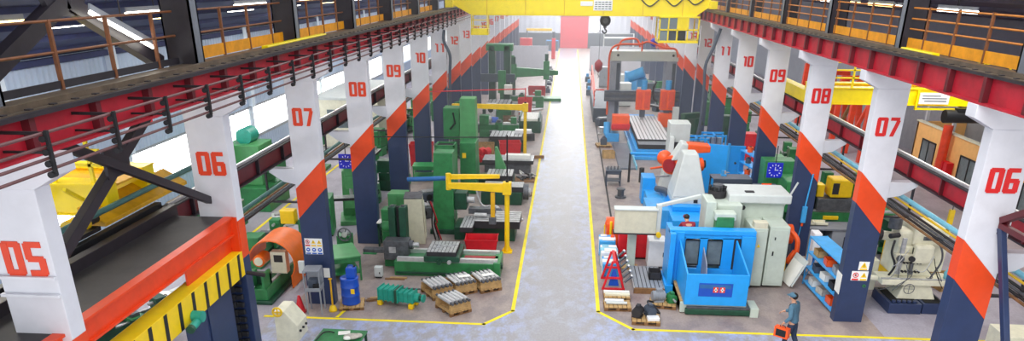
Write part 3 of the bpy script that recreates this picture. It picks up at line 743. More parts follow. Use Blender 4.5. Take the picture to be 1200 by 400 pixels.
# blue drum, canister, pallet
solo('wooden_pallet', 'small wooden pallet under the blue oil drum', 'pallet', pallet_mb(.78, .78, .11), (-6.72, 21.38, 0), R(12))
t = thing('oil_drum', 'blue ribbed steel oil drum standing on a small pallet beside column 07', 'drum', (-6.75, 21.4, .11))
prof = [(.28, 0), (.295, .02), (.285, .05), (.285, .27), (.30, .29), (.285, .31), (.285, .56), (.30, .58), (.285, .60), (.285, .84), (.295, .87), (.28, .88)]
lpart('shell', t, MB().lathe((0, 0, 0), prof, 'drum_blue', 28))
lpart('lid', t, MB().cyl((0, 0, .865), (0, 0, .872), .27, 'drum_blue', n=24).cyl((.12, .1, .87), (.12, .1, .9), .03, 'black'))
lpart('label_sticker', t, MB().box(.1, .22, -.288, -.27, .42, .58, 'sign_yellow'))
t = thing('jerry_can', 'blue plastic canister standing on the blue oil drum', 'canister', (-6.67, 21.4, .99))
lpart('body', t, MB().box(-.15, .15, -.13, .13, 0, .34, 'deep_blue'), .03)
lpart('handle', t, MB().tube([(-.1, 0, .33), (-.08, 0, .41), (.05, 0, .41), (.07, 0, .33)], .018, 'deep_blue')); lpart('cap', t, MB().cyl((.1, .04, .33), (.1, .04, .39), .035, 'black'))
solo('wood_plank', 'loose brown boards beside the blue drum pallet', 'plank', MB().cb((0, 0, .04), (.6, .12, .03), 'wood_dark', .5).cb((.06, .14, .04), (.5, .1, .03), 'wood', .3).cb((0, .05, .012), (.5, .3, .024), 'wood_dark', .4), (-6.1, 21.9, 0))
# grey stand with legs, red object beneath
t = thing('control_stand', 'grey sheet metal cabinet on four thin legs in front of column 07', 'cabinet', (-7.72, 20.86, 0), R(6))
for x in (-.22, .22):
    for y in (-.24, .24): lpart('leg', t, MB().box(x - .02, x + .02, y - .02, y + .02, 0, .8, 'grey'))
mb = MB().box(-.25, .25, -.27, .27, .78, .81, 'grey').box(-.25, .25, -.27, .27, 1.43, 1.47, 'grey').box(-.25, .25, .25, .27, .8, 1.45, 'grey')
for x in (-.25, .22):
    for y in (-.27, .24): mb.box(x, x + .03, y, y + .03, .8, 1.45, 'grey')
mb.box(-.25, .25, -.27, -.25, .8, .9, 'grey').box(.23, .25, -.27, .27, .8, .92, 'grey')
lpart('case', t, mb, .006)
lpart('device', t, MB().box(-.16, .1, -.1, .18, .82, 1.1, 'slate').box(.0, .2, -.2, -.05, .82, .98, 'black'), .01)
solo('traffic_cone', 'red folded cone leaning under the grey stand', 'cone', MB().cyl((0, 0, .03), (0, 0, .56), .16, 'red', .04, 16).box(-.18, .18, -.18, .18, 0, .03, 'red_dark'), (-8.22, 20.78, 0))
t = thing('hand_bollard', 'thin yellow post with a round base beside the blue drum', 'post', (-7.22, 20.95, 0))
lpart('base', t, MB().lathe((0, 0, 0), [(.13, 0), (.13, .05), (.09, .16), (.03, .2)], 'jib_yellow', 16)); lpart('pole', t, MB().cyl((0, 0, .2), (0, 0, 1.08), .03, 'hood_yellow', n=10).cyl((0, 0, 1.08), (0, 0, 1.1), .06, 'hood_yellow'))
# signs on column 07 left, papers on columns
def sign_sheet(loc, w, h, rows, label, name='safety_sign', rz=0, group=None):
    t = thing(name, label, 'sign', loc, rz, group)
    lpart('board', t, MB().box(-w / 2, w / 2, -.012, 0, -h / 2, h / 2, 'sign_white'))
    nr = len(rows)
    for i, row in enumerate(rows):
        for j, kind in enumerate(row):
            n = len(row); cx = -w / 2 + w * (j + .5) / n; cz = h / 2 - h * (i + .42) / nr; s = min(w / n, h / nr) * .36
            q = MB()
            if kind == 'tri': q.prism([(cx - s, -.012, cz - s * .8), (cx + s, -.012, cz - s * .8), (cx, -.012, cz + s)], (0, -.006, 0), 'sign_yellow').box(cx - s * .09, cx + s * .09, -.021, -.018, cz - s * .3, cz + s * .4, 'black').box(cx - s * .09, cx + s * .09, -.021, -.018, cz - s * .62, cz - s * .42, 'black')
            if kind == 'no':
                ring = [(cx + s * .85 * math.cos(2 * PI * k / 20), -.018, cz + s * .85 * math.sin(2 * PI * k / 20)) for k in range(21)]
                q.tube(ring, s * .14, 'number_red', 6); q.cb((cx, -.018, cz), (s * 1.6, .01, s * .2), 'number_red', 0, 0, .8); q.box(cx - s * .25, cx + s * .25, -.016, -.012, cz - s * .4, cz + s * .4, 'black')
            if kind == 'blue': q.cyl((cx, -.018, cz), (cx, -.012, cz), s * .95, 'sign_blue', n=20).box(cx - s * .4, cx + s * .4, -.021, -.018, cz - s * .15, cz + s * .35, 'sign_white')
            if kind == 'yel': q.box(cx - w / n * .48, cx + w / n * .48, -.015, -.012, h / 2 - h * (i + 1) / nr, h / 2 - h * i / nr, 'sign_yellow')
            lpart('pictogram', t, q)
            c2 = {'tri': 'sign_yellow', 'no': 'number_red', 'blue': 'sign_blue', 'yel': 'sign_yellow'}[kind]
            lpart('caption_bar', t, MB().box(cx - s * 1.1, cx + s * 1.1, -.016, -.012, h / 2 - h * (i + .97) / nr, h / 2 - h * (i + .80) / nr, c2))
    return t
sign_sheet((-7.80, YC(7) - .002, 1.98), .56, .52, [['no', 'tri', 'tri'], ['blue', 'blue', 'blue']], 'safety sign sheet with six pictograms on column 07 of the left row')
solo('notice_paper', 'white notice taped low on column 07 of the left row', 'paper', MB().box(-.1, .1, -.01, 0, -.16, .16, 'paper'), (-7.47, YC(7) - .002, 1.1))
solo('switch_box', 'pale switch box beside the orange guard on column 07, left side', 'switch box', MB().box(-.1, .1, -.1, .02, -.2, .2, 'pale_grey'), (-8.28, YC(7) + .1, 1.25), 0, None, .01)
# large horizontal boring machine
t = thing('boring_machine', 'long green horizontal boring machine behind the pallets of shafts', 'machine tool', (-4.1, 24.7, 0))
part('bed', t, MB().box(-5.95, -2.3, 24.15, 25.35, 0, .52, 'green').box(-5.9, -2.35, 24.1, 25.4, .08, .16, 'green_dark'), .02)
part('guideway', t, MB().box(-5.85, -2.28, 24.2, 24.36, .52, .66, 'bright_steel')); part('guideway', t, MB().box(-5.85, -2.28, 25.1, 25.26, .52, .66, 'bright_steel'))
part('way_cover', t, MB().box(-3.5, -2.3, 24.62, 24.85, .52, .58, 'red_dark'))
part('bed_end', t, MB().box(-2.42, -2.18, 24.1, 25.4, .0, .58, 'green').cyl((-2.2, 24.5, .35), (-2.12, 24.5, .35), .12, 'green_dark'), .02)
part('saddle', t, MB().box(-4.85, -3.6, 24.0, 25.45, .60, .80, 'green_dark').cyl((-4.3, 24.0, .62), (-4.3, 23.9, .62), .09, 'green_dark').cyl((-3.95, 24.0, .62), (-3.95, 23.92, .62), .07, 'steel'), .015)
q = slotted_top(MB(), -4.75, -3.72, 24.05, 25.2, .97, 8, 'Y', h=.17); q.cb((-4.2, 24.6, .99), (.9, .05, .03), 'steel', .5).cb((-4.25, 24.7, .99), (.7, .05, .03), 'steel', -.4)
part('slotted_table', t, q)
part('headstock_column', t, MB().box(-6.34, -6.1, 25.3, 25.75, .3, 2.15, 'green_dark').box(-5.95, -5.70, 25.3, 25.75, .3, 2.15, 'green_dark').box(-6.1, -5.95, 25.55, 25.75, .3, 2.1, 'slot_dark'), .015)
part('column_foot', t, MB().box(-6.5, -5.6, 25.0, 25.95, 0, .32, 'green'), .02)
part('headstock', t, MB().box(-6.45, -5.55, 24.75, 25.32, .35, 1.05, 'cast_iron').box(-6.25, -6.0, 24.73, 24.75, .62, .85, 'steel'), .02)
part('spindle', t, MB().cyl((-5.55, 25.05, .85), (-5.2, 25.05, .85), .09, 'steel').cyl((-5.55, 25.05, .85), (-5.42, 25.05, .85), .16, 'cast_iron'))
part('rear_arm', t, MB().box(-7.25, -6.4, 24.9, 25.2, .55, .68, 'cast_iron').box(-7.25, -6.75, 24.85, 25.25, .50, .56, 'green'), .01)
part('drive_motor', t, MB().cyl((-6.62, 25.6, 1.35), (-6.35, 25.6, 1.35), .2, 'green', n=20).cyl((-6.7, 25.6, 1.35), (-6.62, 25.6, 1.35), .13, 'green_dark'), .01)
part('counterweight_rod', t, MB().cyl((-6.21, 25.5, 2.0), (-6.21, 25.5, 2.2), .06, 'cast_iron').cyl((-5.83, 25.5, 2.0), (-5.83, 25.5, 2.2), .06, 'cast_iron'))
box_machine((-6.62, 26.6, 0), 0, .5, .5, 1.75, 'green control box on a post left of the boring machine column', 'green', 'control_cabinet')
box_machine((-6.45, 23.9, 0), 0, .28, .22, .42, 'small pale junction box on the floor left of the green bed', 'pale_grey', 'junction_box', 'box')
solo('wood_plank', 'thin brown planks on the floor in front of the green bed', 'plank', MB().cb((0, 0, .02), (.7, .1, .04), 'wood_dark').cb((.1, .12, .02), (.6, .1, .04), 'wood'), (-5.85, 23.75, 0))
solo('steel_bar', 'dark steel bar on the floor behind the teal gear motor', 'bar', MB().cyl((-.36, 0, .03), (.36, 0, .03), .025, 'cast_iron', n=8), (-5.15, 22.9, 0))
# beige cabinet and cabinets by column 08
t = thing('electrical_cabinet', 'leaning beige electrical cabinet behind the boring machine headstock', 'cabinet', (-5.95, 28.0, 0), R(8))
lpart('body', t, MB().frus(-.42, .42, -.5, .5, 0, -.34, .34, -.46, .46, 1.85, 'beige'), .02)
lpart('side_hatch', t, MB().cb((.41, 0, .9), (.03, .7, 1.4), 'cream', 0, 0, -.045), .01)
lpart('cap', t, MB().box(-.36, .36, -.48, .48, 1.85, 1.9, 'cast_iron'), .01)
t = thing('cable_bundle', 'bundle of dark and red cables hanging beside the beige cabinet', 'cables', (-5.3, 28, 0))
for k in range(4):
    hh = hose('', '', [(-5.45 + .07 * k, 27.8, 1.7), (-5.2 + .06 * k, 27.85, 1.5 - .2 * k), (-5.25 + .05 * k, 28.0, .7), (-5.15 + .08 * k, 28.1, .03)], 0, '')
    part('cable', t, MB().tube(hh, .03, ('slot_dark', 'steel', 'rubber', 'red_dark')[k]))
box_machine((-6.75, 28.9, 0), 0, .75, .7, 1.75, 'green electrical cabinet with pale label right of column 08', 'green_light', 'electrical_cabinet')
bench((-6.87, 27.35, 0), 0, .8, .5, 1.0, 'cluttered small bench with white papers right of column 08', 'green_dark', 'paper')
# green tall machine (second boring mill) with its table
t = thing('boring_machine', 'machine tool with a tall tapered green column beside the yellow jib crane', 'machine tool', (-4.9, 29.4, 0))
part('column', t, MB().frus(-5.4, -4.5, 28.95, 29.95, 0, -5.28, -4.52, 29.0, 29.8, 3.35, 'green'), .03)
part('column_foot', t, MB().box(-5.5, -4.3, 28.85, 30.1, 0, .2, 'green_dark'), .02)
part('headstock', t, MB().box(-4.5, -4.0, 29.1, 29.8, 1.0, 1.7, 'green_dark').cyl((-4.0, 29.4, 1.35), (-3.7, 29.4, 1.35), .13, 'steel'), .02)
part('bed', t, MB().box(-4.4, -1.95, 28.2, 29.5, 0, .55, 'green_dark'), .02)
part('slotted_table', t, slotted_top(MB(), -3.55, -1.75, 27.95, 29.45, .9, 6, 'X', h=.3))
part('side_table', t, slotted_top(MB(), -4.05, -3.55, 27.35, 28.9, .82, 4, 'Y', h=.2))
part('work_fixture', t, MB().box(-3.9, -2.8, 28.9, 29.3, .9, 1.12, 'cast_iron').cyl((-3.6, 28.5, .98), (-3.1, 28.5, .98), .09, 'steel'), .01)
part('coolant_chain', t, MB().tube(hose('', '', [(-3.6, 29.0, 2.0), (-3.45, 28.9, 1.5), (-3.25, 28.85, 1.25), (-3.0, 28.8, 1.3)], 0, ''), .035, 'steel'))
skip_bin((-3.13, 26.85, 0), R(3), 1.25, .8, .62, 'open red scrap bin at the foot of the nearest yellow jib crane')
t = jib_crane((-2.16, 26.95, 0), 2.72, 2.2, 'nearest yellow jib crane with a folding arm and blue tip beside the red bin')
x, y = -2.16, 26.95
part('outer_arm', t, MB().prism([(-4.4, y + .1, 2.78), (-2.45, y + .1, 2.86), (-2.45, y + .1, 3.0), (-4.4, y + .1, 2.96)], (0, .14, 0), 'jib_yellow'), .01)
part('knuckle', t, MB().cyl((-4.38, y + .08, 2.4), (-4.38, y + .08, 3.02), .1, 'jib_yellow', n=14))
part('tip_arm', t, MB().cyl((-4.42, y + .15, 2.82), (-5.98, y + .3, 2.70), .085, 'arm_blue', n=14), label='blue tip arm')
part('hoist', t, MB().box(-2.78, -2.62, y - .06, y + .06, 1.35, 2.36, 'hood_yellow').box(-2.85, -2.58, y - .1, y + .1, 1.12, 1.4, 'cast_iron'), .01)
# green open cabinet and machine between columns 09/10
t = thing('machine_cabinet', 'green cabinet with open dark top behind the tall green column', 'cabinet', (-5.52, 33.6, 0))
part('body', t, MB().box(-5.98, -5.06, 33.2, 34.1, 0, 2.7, 'green'), .02)
part('open_top', t, MB().box(-5.9, -5.14, 33.28, 34.02, 2.68, 2.72, 'hole').box(-5.98, -5.06, 33.2, 33.28, 2.7, 2.78, 'green').box(-5.98, -5.06, 34.02, 34.1, 2.7, 2.78, 'green').box(-5.98, -5.9, 33.2, 34.1, 2.7, 2.78, 'green').box(-5.14, -5.06, 33.2, 34.1, 2.7, 2.78, 'green'))
part('door', t, MB().box(-5.9, -5.14, 33.17, 33.2, .2, 2.5, 'green_light'), .01)
t = thing('boring_machine', 'tall light green boring machine column beyond the green open cabinet', 'machine tool', (-5.5, 40, 0))
part('column', t, MB().frus(-5.3, -4.4, 36.4, 37.4, 0, -5.25, -4.5, 36.45, 37.3, 4.4, 'green_light'), .03)
part('lower_box', t, MB().box(-5.1, -4.35, 35.2, 36.4, 0, 2.5, 'green'), .02)
part('upper_head', t, MB().box(-6.1, -5.3, 36.6, 37.5, 2.4, 3.9, 'green').tube([(-5.6, 36.58, 3.7), (-5.5, 36.5, 3.2), (-5.75, 36.55, 2.9)], .05, 'hole'), .02)
part('bed', t, MB().box(-4.4, -2.6, 36.2, 37.6, 0, .5, 'green_dark'), .02)
part('slotted_table', t, slotted_top(MB(), -3.9, -2.6, 35.6, 37.0, .85, 7, 'Y', h=.3))
part('side_plate', t, MB().prism([(-3.6, 37.2, .5), (-2.9, 37.2, .5), (-3.5, 37.2, 1.9), (-3.6, 37.2, 1.9)], (0, .3, 0), 'green_light'), .01)
part('warning_label', t, MB().box(-4.99, -4.81, 35.185, 35.198, 1.78, 2.02, 'sign_yellow'))
# ------------------------------------------------------------------ left main bay, middle and far
skip_bin((-3.3, 43.2, 0), R(8), 1.25, 1.0, 1.0, 'open red scrap bin behind the nearest slotted tables, left of the aisle')
t = thing('red_chuck', 'stack of red chuck jaws on the green machine bed beside the red scrap bin', 'chuck', (-4.15, 37.9, .0))
for k in range(4): part('disc', t, MB().cyl((-4.9 + .3 * (k % 2), 41.6, .3 + .38 * (k // 2)), (-4.7 + .3 * (k % 2), 41.9, .35 + .38 * (k // 2)), .21, 'red', n=14), .015)
part('stand', t, MB().box(-5.1, -4.4, 41.4, 42.2, 0, .1, 'green_dark'))
jib_crane((-2.40, 42.84, 0), 3.22, 4.2, 'second yellow jib crane with a long straight arm, farther down the left side')
t = thing('planer_machine', 'grey slotted table on a dark bed behind the nearest jib crane post', 'machine tool', (-2.6, 34, 0))
part('bed', t, MB().box(-3.9, -2.0, 33.4, 34.6, 0, .6, 'green_dark'), .02); part('slotted_table', t, slotted_top(MB(), -3.8, -1.95, 33.5, 34.5, .85, 6, 'X', h=.25)); part('chuck', t, MB().cyl((-1.95, 34, .5), (-1.7, 34, .5), .38, 'cast_iron').cyl((-1.7, 34, .5), (-1.62, 34, .5), .2, 'steel'), .01)
t = thing('planer_machine', 'grey slotted table with white blocks behind the red scrap bin', 'machine tool', (-3.4, 45.6, 0))
part('bed', t, MB().box(-4.6, -2.6, 45.2, 46.6, 0, .7, 'green_dark'), .02); part('slotted_table', t, slotted_top(MB(), -4.7, -2.7, 45.0, 46.8, .95, 8, 'Y', h=.25)); part('work_block', t, MB().box(-3.2, -2.2, 46.0, 46.5, .95, 1.15, 'plastic_white'), .01)
t = thing('planer_machine', 'steel slotted table with a white block before the second yellow jib crane post', 'machine tool', (-3.4, 40.1, 0))
part('bed', t, MB().box(-4.4, -1.9, 39.5, 40.7, 0, .5, 'cast_iron'), .02); part('slotted_table', t, slotted_top(MB(), -4.5, -1.75, 39.4, 40.8, .75, 6, 'X', h=.2)); part('work_block', t, MB().box(-3.3, -1.95, 39.8, 40.3, .75, .95, 'paper'), .01)
t = thing('scrap_pallet', 'tangle of steel swarf and rings on the floor beside the aisle line', 'scrap', (-2.1, 35.6, 0))
q = MB(); rr = random.Random(5)
for i in range(22): q.cb((-2.1 + rr.uniform(-.45, .45), 38.2 + rr.uniform(-.35, .35), rr.uniform(.05, .35)), (.34, .07, .07), rr.choice(['cast_iron', 'steel', 'slot_dark']), rr.uniform(0, 3), 0, rr.uniform(-.4, .4))
part('swarf', t, q)['kind'] = 'stuff'
part('tray', t, MB().box(-2.65, -1.6, 37.7, 38.7, 0, .06, 'wood_dark'))
t = thing('wooden_pallet', 'low rust brown board holding short steel pins at the aisle line', 'pallet', (-2.0, 32.6, 0))
part('board', t, MB().box(-2.9, -1.62, 35.0, 35.5, 0, .1, 'wood_dark'))
for k in range(4): part('pin', t, MB().cyl((-2.35 + .15 * k, 35.25, .1), (-2.33 + .15 * k, 35.25, .42), .045, 'bright_steel', n=10))
solo('wood_plank', 'brown timber beam lying at the foot of the second yellow jib crane', 'beam', MB().cb((0, 0, .08), (1.1, .16, .16), 'wood_dark'), (-1.85, 43.4, 0), R(8))
t = thing('planer_machine', 'dark green open machine bed near the second jib crane head beside the aisle', 'machine tool', (-2.5, 52.5, 0))
part('bed', t, MB().box(-3.4, -1.8, 51.2, 54.2, 0, .8, 'green_dark'), .02); part('ways', t, MB().box(-3.2, -2.0, 51.3, 54.1, .8, .95, 'paper').box(-3.3, -3.2, 51.2, 54.2, .8, 1.15, 'green_dark').box(-2.0, -1.9, 51.2, 54.2, .8, 1.05, 'green_dark')).name = 'way_cover'
lathe_machine((-4.5, 49.6, 0), 0, 2.6, 'dark green lathe in front of the white fixture, left side middle distance', 'green', 'green_dark', 1.1)
solo('blue_motor', 'round blue motor on the floor of the left row, middle distance', 'motor', MB().cyl((-.35, 0, .4), (.3, 0, .4), .32, 'deep_blue', n=18).cyl((.3, 0, .4), (.5, 0, .4), .12, 'steel').box(-.3, .25, -.3, .3, 0, .14, 'deep_blue'), (-5.2, 53.2, 0))
t = thing('fixture_block', 'white machined fixture with round bores on the left row, middle distance', 'fixture', (-5.6, 47.6, 0))
part('block', t, MB().box(-6.0, -5.3, 55.2, 55.9, 0, 1.3, 'plastic_white'), .03); part('bore', t, MB().cyl((-5.65, 55.18, .9), (-5.65, 55.2, .9), .2, 'hole'))
# left row by columns: red bins, green cart
skip_bin((-8.1, 40.9, 0), R(4), 1.3, .9, 1.3, 'tall red bin standing behind column 10 of the left row')
bench((-7.35, 37.9, 0), R(6), 1.25, 1.0, .8, 'bright green cart beside column 10 of the left row', 'green_bright', 'green_bright', name='parts_cart', cat='cart')
solo('jerry_can', 'light green plastic canister on the floor by the bright green cart', 'canister', MB().box(-.2, .2, -.15, .15, 0, .5, 'green_bright').cyl((.1, 0, .5), (.1, 0, .56), .05, 'black'), (-8.15, 36.9, 0), 0, None, .03)
# far left machines
t = thing('gantry_mill', 'dark green double column machine far down the left row', 'machine tool', (-5.4, 60, 0))
for x in (-6.3, -5.1): part('column', t, MB().box(x, x + .5, 60.2, 61.4, 0, 5.0, 'green_dark'), .03)
part('top_beam', t, MB().box(-6.5, -4.4, 60.2, 61.4, 4.6, 5.1, 'green'), .02); part('cross_rail', t, MB().box(-6.9, -4.2, 59.9, 60.2, 2.3, 2.9, 'slate'), .02)
part('tool_head', t, MB().box(-5.5, -4.9, 59.5, 59.9, 1.5, 3.2, 'green'), .02); part('bed', t, MB().box(-6.4, -4.2, 56.5, 60.2, 0, .7, 'green_dark'), .02); part('table', t, slotted_top(MB(), -6.2, -4.4, 56.6, 59.8, 1.0, 6, 'Y', h=.3))
part('control_box', t, MB().box(-4.9, -4.3, 58.2, 58.6, 1.6, 2.3, 'paper'), .02)
def radial_drill(loc, rz, label, h=3.2, L=2.6):
    t = thing('radial_drill', label, 'machine tool', loc, rz)
    lpart('base', t, MB().box(-.6, L + .3, -.7, .7, 0, .25, 'green'), .02)
    lpart('column', t, MB().cyl((0, 0, .25), (0, 0, h), .3, 'green_dark', n=18).cyl((0, 0, h), (0, 0, h + .12), .2, 'green'))
    lpart('arm', t, MB().prism([(-.4, -.2, h * .52), (L, -.2, h * .60), (L, -.2, h * .70), (-.4, -.2, h * .78)], (0, .4, 0), 'green'), .03)
    lpart('drill_head', t, MB().box(L * .68, L * .68 + .5, -.45, .2, h * .50, h * .92, 'green').cyl((L * .68 + .25, -.2, h * .3), (L * .68 + .25, -.2, h * .5), .08, 'steel').cyl((L * .68 + .25, -.1, h * .92), (L * .68 + .25, -.1, h * 1.08), .16, 'green_dark'), .02)
    lpart('sleeve', t, MB().cyl((0, 0, h * .48), (0, 0, h * .84), .4, 'green', n=18))
    return t
radial_drill((-4.9, 66.5, 0), 0, 'green radial drilling machine in front of the grey partition, far left', 3.6, 4.0)
skip_bin((-2.8, 68.5, 0), 0, 1.6, 1.0, .9, 'small red tool bin in front of the grey partition, far left')
lathe_machine((-3.8, 62.6, 0), 0, 3.6, 'long green lathe near the red bin, far left of the aisle', 'green', 'green_dark', 1.1)
skip_bin((-3.3, 58.6, 0), 0, 1.1, .9, 1.3, 'red drum shaped bin beside the second jib crane head, far left')
solo('floor_crate', 'dark machine casting standing at the aisle edge, far left', 'casting', MB().box(-.5, .5, -.4, .4, 0, .35, 'slate').box(-.4, .4, -.3, .3, .35, .6, 'cast_iron'), (-2.2, 71.5, 0), 0, None, .03)
for k, (x, y, w, h) in enumerate([(-1.95, 80, .6, .5), (-2.1, 83.5, .8, .6), (-2.0, 77, .6, .4), (-2.2, 88, .8, .7)]):
    solo('casting', 'pale grey casting on the left edge of the bright far aisle, %s' % ('second from the front', 'third from the front', 'nearest', 'farthest')[k], 'casting', MB().box(-w / 2, w / 2, -.4, .4, 0, h * .6, 'slate').cyl((0, 0, h * .6), (0, 0, h), w * .35, 'grey'), (x, y, 0), 0, None, .03)
for s in (-1, 1):
    x0, x1 = (-6.6, -2.5) if s < 0 else (2.4, 8.2); lab = 'left' if s < 0 else 'right'
    t = thing('partition_screen', 'tall pale grey partition wall across the far %s bay' % lab, 'partition', ((x0 + x1) / 2, 90, 0))
    part('panel', t, MB().box(x0, x1, 90, 90.12, 0, 2.7, 'partition_grey'), .01)
    for k in range(5): x = x0 + (x1 - x0) * k / 4; part('post', t, MB().box(x - .05, x + .05, 89.95, 90.17, 0, 2.75, 'partition_grey'))
# far red gantry machine behind the left partition, yellow jib, blue machines
t = thing('red_press', 'faint red press with yellow arm near the end wall, left of the red door', 'machine tool', (-4.8, 104, 0))
part('left_post', t, MB().box(-6.6, -5.0, 103.5, 104.5, 0, 2.6, 'red'), .03); part('right_post', t, MB().box(-2.4, -1.9, 103.5, 104.5, 0, 2.6, 'red'), .03)
part('cross_arm', t, MB().box(-5.8, -2.4, 103.8, 104.1, 3.5, 3.8, 'jib_yellow').box(-5.8, -5.6, 103.8, 104.1, 2.4, 3.6, 'mid_grey')); part('top_motor', t, MB().cyl((-2.15, 104, 2.6), (-2.15, 104, 3.4), .2, 'slate'))
solo('far_cabinet', 'blue cabinet at the foot of the end wall left of the red door', 'cabinet', MB().box(-.9, .9, -.4, .4, 0, 1.5, 'light_blue').box(-.85, .85, -.42, -.4, .1, 1.4, 'slate'), (-1.0 - 1.6, 116, 0), 0, None, .03).name = 'storage_cabinet'

# ------------------------------------------------------------------ left side bay
# lathe with orange guard between columns 06 and 07
t = thing('guarded_lathe', 'green lathe with a big curved orange guard left of column 07', 'machine tool', (-9.6, 22.4, 0), 0)
part('bed', t, MB().prism([(-9.95, 21.3, .12), (-9.45, 21.3, .12), (-9.45, 21.3, .5), (-9.95, 21.3, .5)], (.0, 2.6, 0), 'green').box(-10.1, -9.3, 21.2, 24.0, 0, .12, 'green_dark'), .02)
part('end_stock', t, MB().box(-10.05, -9.95, 21.3, 21.9, .5, 1.0, 'green').box(-9.6, -9.5, 21.3, 21.9, .5, 1.0, 'green').box(-10.05, -9.5, 21.75, 21.9, .4, .9, 'green_dark'), .01)
g = MB(); N = 14
pts = []
for i in range(N + 1):
    a = R(-35) + R(215) * i / N
    pts.append((-9.62 + .78 * math.cos(a), 1.02 + .78 * math.sin(a)))
vs = []
for i in range(N + 1):
    a = R(-35) + R(215) * i / N
    for rr_, yy in ((.80, 22.3), (.80, 23.8), (.76, 23.8), (.76, 22.3)): vs.append((-9.62 + rr_ * math.cos(a), yy, 1.02 + rr_ * math.sin(a)))
g.add(vs, [(4 * i + k, 4 * i + (k + 1) % 4, 4 * i + 4 + (k + 1) % 4, 4 * i + 4 + k) for i in range(N) for k in (0, 2)], 'guard_orange', True)
g.add(vs, [(4 * i + k, 4 * i + (k + 1) % 4, 4 * i + 4 + (k + 1) % 4, 4 * i + 4 + k) for i in range(N) for k in (1, 3)], 'guard_orange')
part('guard_hood', t, g, label='curved orange guard')
part('guard_skirt', t, MB().box(-9.0, -8.96, 22.3, 23.8, .15, .62, 'guard_orange'), .01)
part('saddle_block', t, MB().box(-9.72, -9.2, 22.5, 22.8, .6, 1.35, 'cream').box(-9.6, -9.3, 22.48, 22.5, 1.0, 1.25, 'slot_dark'), .02)
part('chuck', t, MB().cyl((-10.0, 22.2, 1.12), (-10.0, 22.75, 1.12), .2, 'guard_orange', n=18).cyl((-10.0, 22.15, 1.12), (-10.0, 22.2, 1.12), .14, 'cream'))
part('way_bars', t, MB().box(-9.9, -9.8, 21.9, 24.2, .5, .55, 'steel').box(-9.6, -9.5, 21.9, 24.2, .5, .55, 'steel')).name = 'guide_bar'
solo('wood_plank', 'short timber on the floor in front of the guarded lathe', 'plank', MB().cb((0, 0, .05), (.8, .14, .1), 'wood'), (-10.1, 20.9, 0), R(-8))
t = thing('work_lamp', 'yellow box on a green machine post left of column 07', 'control box', (-9.9, 25, 0))
part('post', t, MB().box(-9.6, -9.4, 25, 25.2, 0, 1.7, 'green'), .01); part('box', t, MB().box(-10.2, -9.68, 24.9, 25.3, 1.55, 2.05, 'jib_yellow'), .03); part('arm', t, MB().box(-9.8, -9.5, 25.05, 25.15, 1.5, 1.6, 'green'))
bench((-7.8, 24.0, 0), R(27), 1.15, 1.5, .92, 'green bench with hollow legs right of column 07, left row', 'green', 'green_light')
t = thing('handwheel_stand', 'machine tailstock with a dark handwheel beside column 07, left row', 'machine part', (-8.0, 25.3, 0))
part('column', t, MB().box(-8.3, -7.8, 25.2, 25.7, 0, 1.05, 'green'), .03); part('handwheel', t, wheel_mb(MB(), (-7.95, 25.1, 1.15), .24, 'Y', 'cast_iron', 5, .03)); part('hub', t, MB().cyl((-7.95, 25.05, 1.15), (-7.95, 25.4, 1.15), .1, 'steel'))
knee_mill((-9.2, 30.6, 0), R(15), 'tall green milling machine below the blue clock, between columns 07 and 08', 'green_light', 2.5, s=1.2)
box_machine((-9.9, 28.6, 0), R(10), .9, 1.0, 1.6, 'green machine cabinet in front of the tall mill behind column 07', 'green')
t = thing('hanging_clock', 'blue square hall clock hanging between columns 07 and 08, left row', 'clock', (-9.1, 29.3, 2.85))
def clock(t, c, s):
    x, y, z = c
    part('face', t, MB().box(x - s, x + s, y, y + .06, z - s, z + s, 'clock_blue'), .02)
    q = MB()
    for k in range(12):
        a = 2 * PI * k / 12; q.cb((x + s * .72 * math.sin(a), y - .005, z + s * .72 * math.cos(a)), (s * .09, .01, s * .2), 'sign_white', 0, 0, a)
    part('hour_marks', t, q).name = 'hour_mark'
    part('hand', t, MB().cb((x, y - .01, z + s * .22), (s * .08, .01, s * .48), 'sign_white')); part('hand', t, MB().cb((x + s * .2, y - .01, z + s * .05), (s * .42, .01, s * .08), 'sign_white'))
    part('hanger_rod', t, MB().cyl((x, y + .03, z + s), (x, y + .03, z + s + .7), .02, 'dark_steel', n=8))
clock(t, (-8.95, 29.3, 2.86), .30)
# machines under the windows in the left bay
lathe_machine((-13.9, 27.6, 0), R(90), 4.2, 'long green lathe under the left windows between columns 06 and 07', 'green', 'green_dark', 1.3)
t = thing('horizontal_mill', 'bulky green machine with a teal motor on top under the left windows', 'machine tool', (-14.2, 32.2, 0))
part('base', t, MB().box(-15.4, -13.2, 31.3, 33.8, 0, 1.1, 'green'), .03); part('body', t, MB().box(-15.2, -13.6, 31.8, 33.4, 1.1, 2.9, 'green_light'), .04); part('motor', t, MB().cyl((-14.4, 32.2, 3.2), (-14.4, 33.1, 3.2), .36, 'teal', n=18), .02); part('upright', t, MB().box(-15.4, -14.8, 31.0, 31.6, 1.1, 3.0, 'green'), .02)
part('ram', t, MB().box(-13.6, -12.9, 32.2, 33.0, 1.6, 2.2, 'green'), .02)
lathe_machine((-11.2, 25.8, 0), R(90), 3.0, 'low green lathe beside the yellow floor line in the left bay', 'green', 'green_dark', .9)
for k, (x, y, lab) in enumerate([(-14.0, 39.6, 'green milling machine under the left windows beyond the cyan tank'), (-11.0, 39.5, 'green milling machine inside the yellow line behind column 09')]): knee_mill((x, y, 0), R(90), lab, 'green', 2.2, s=1.2)
t = thing('tank', 'cyan and teal round water tank on a stand beyond column 07 in the left bay', 'tank', (-13.6, 36.3, 0))
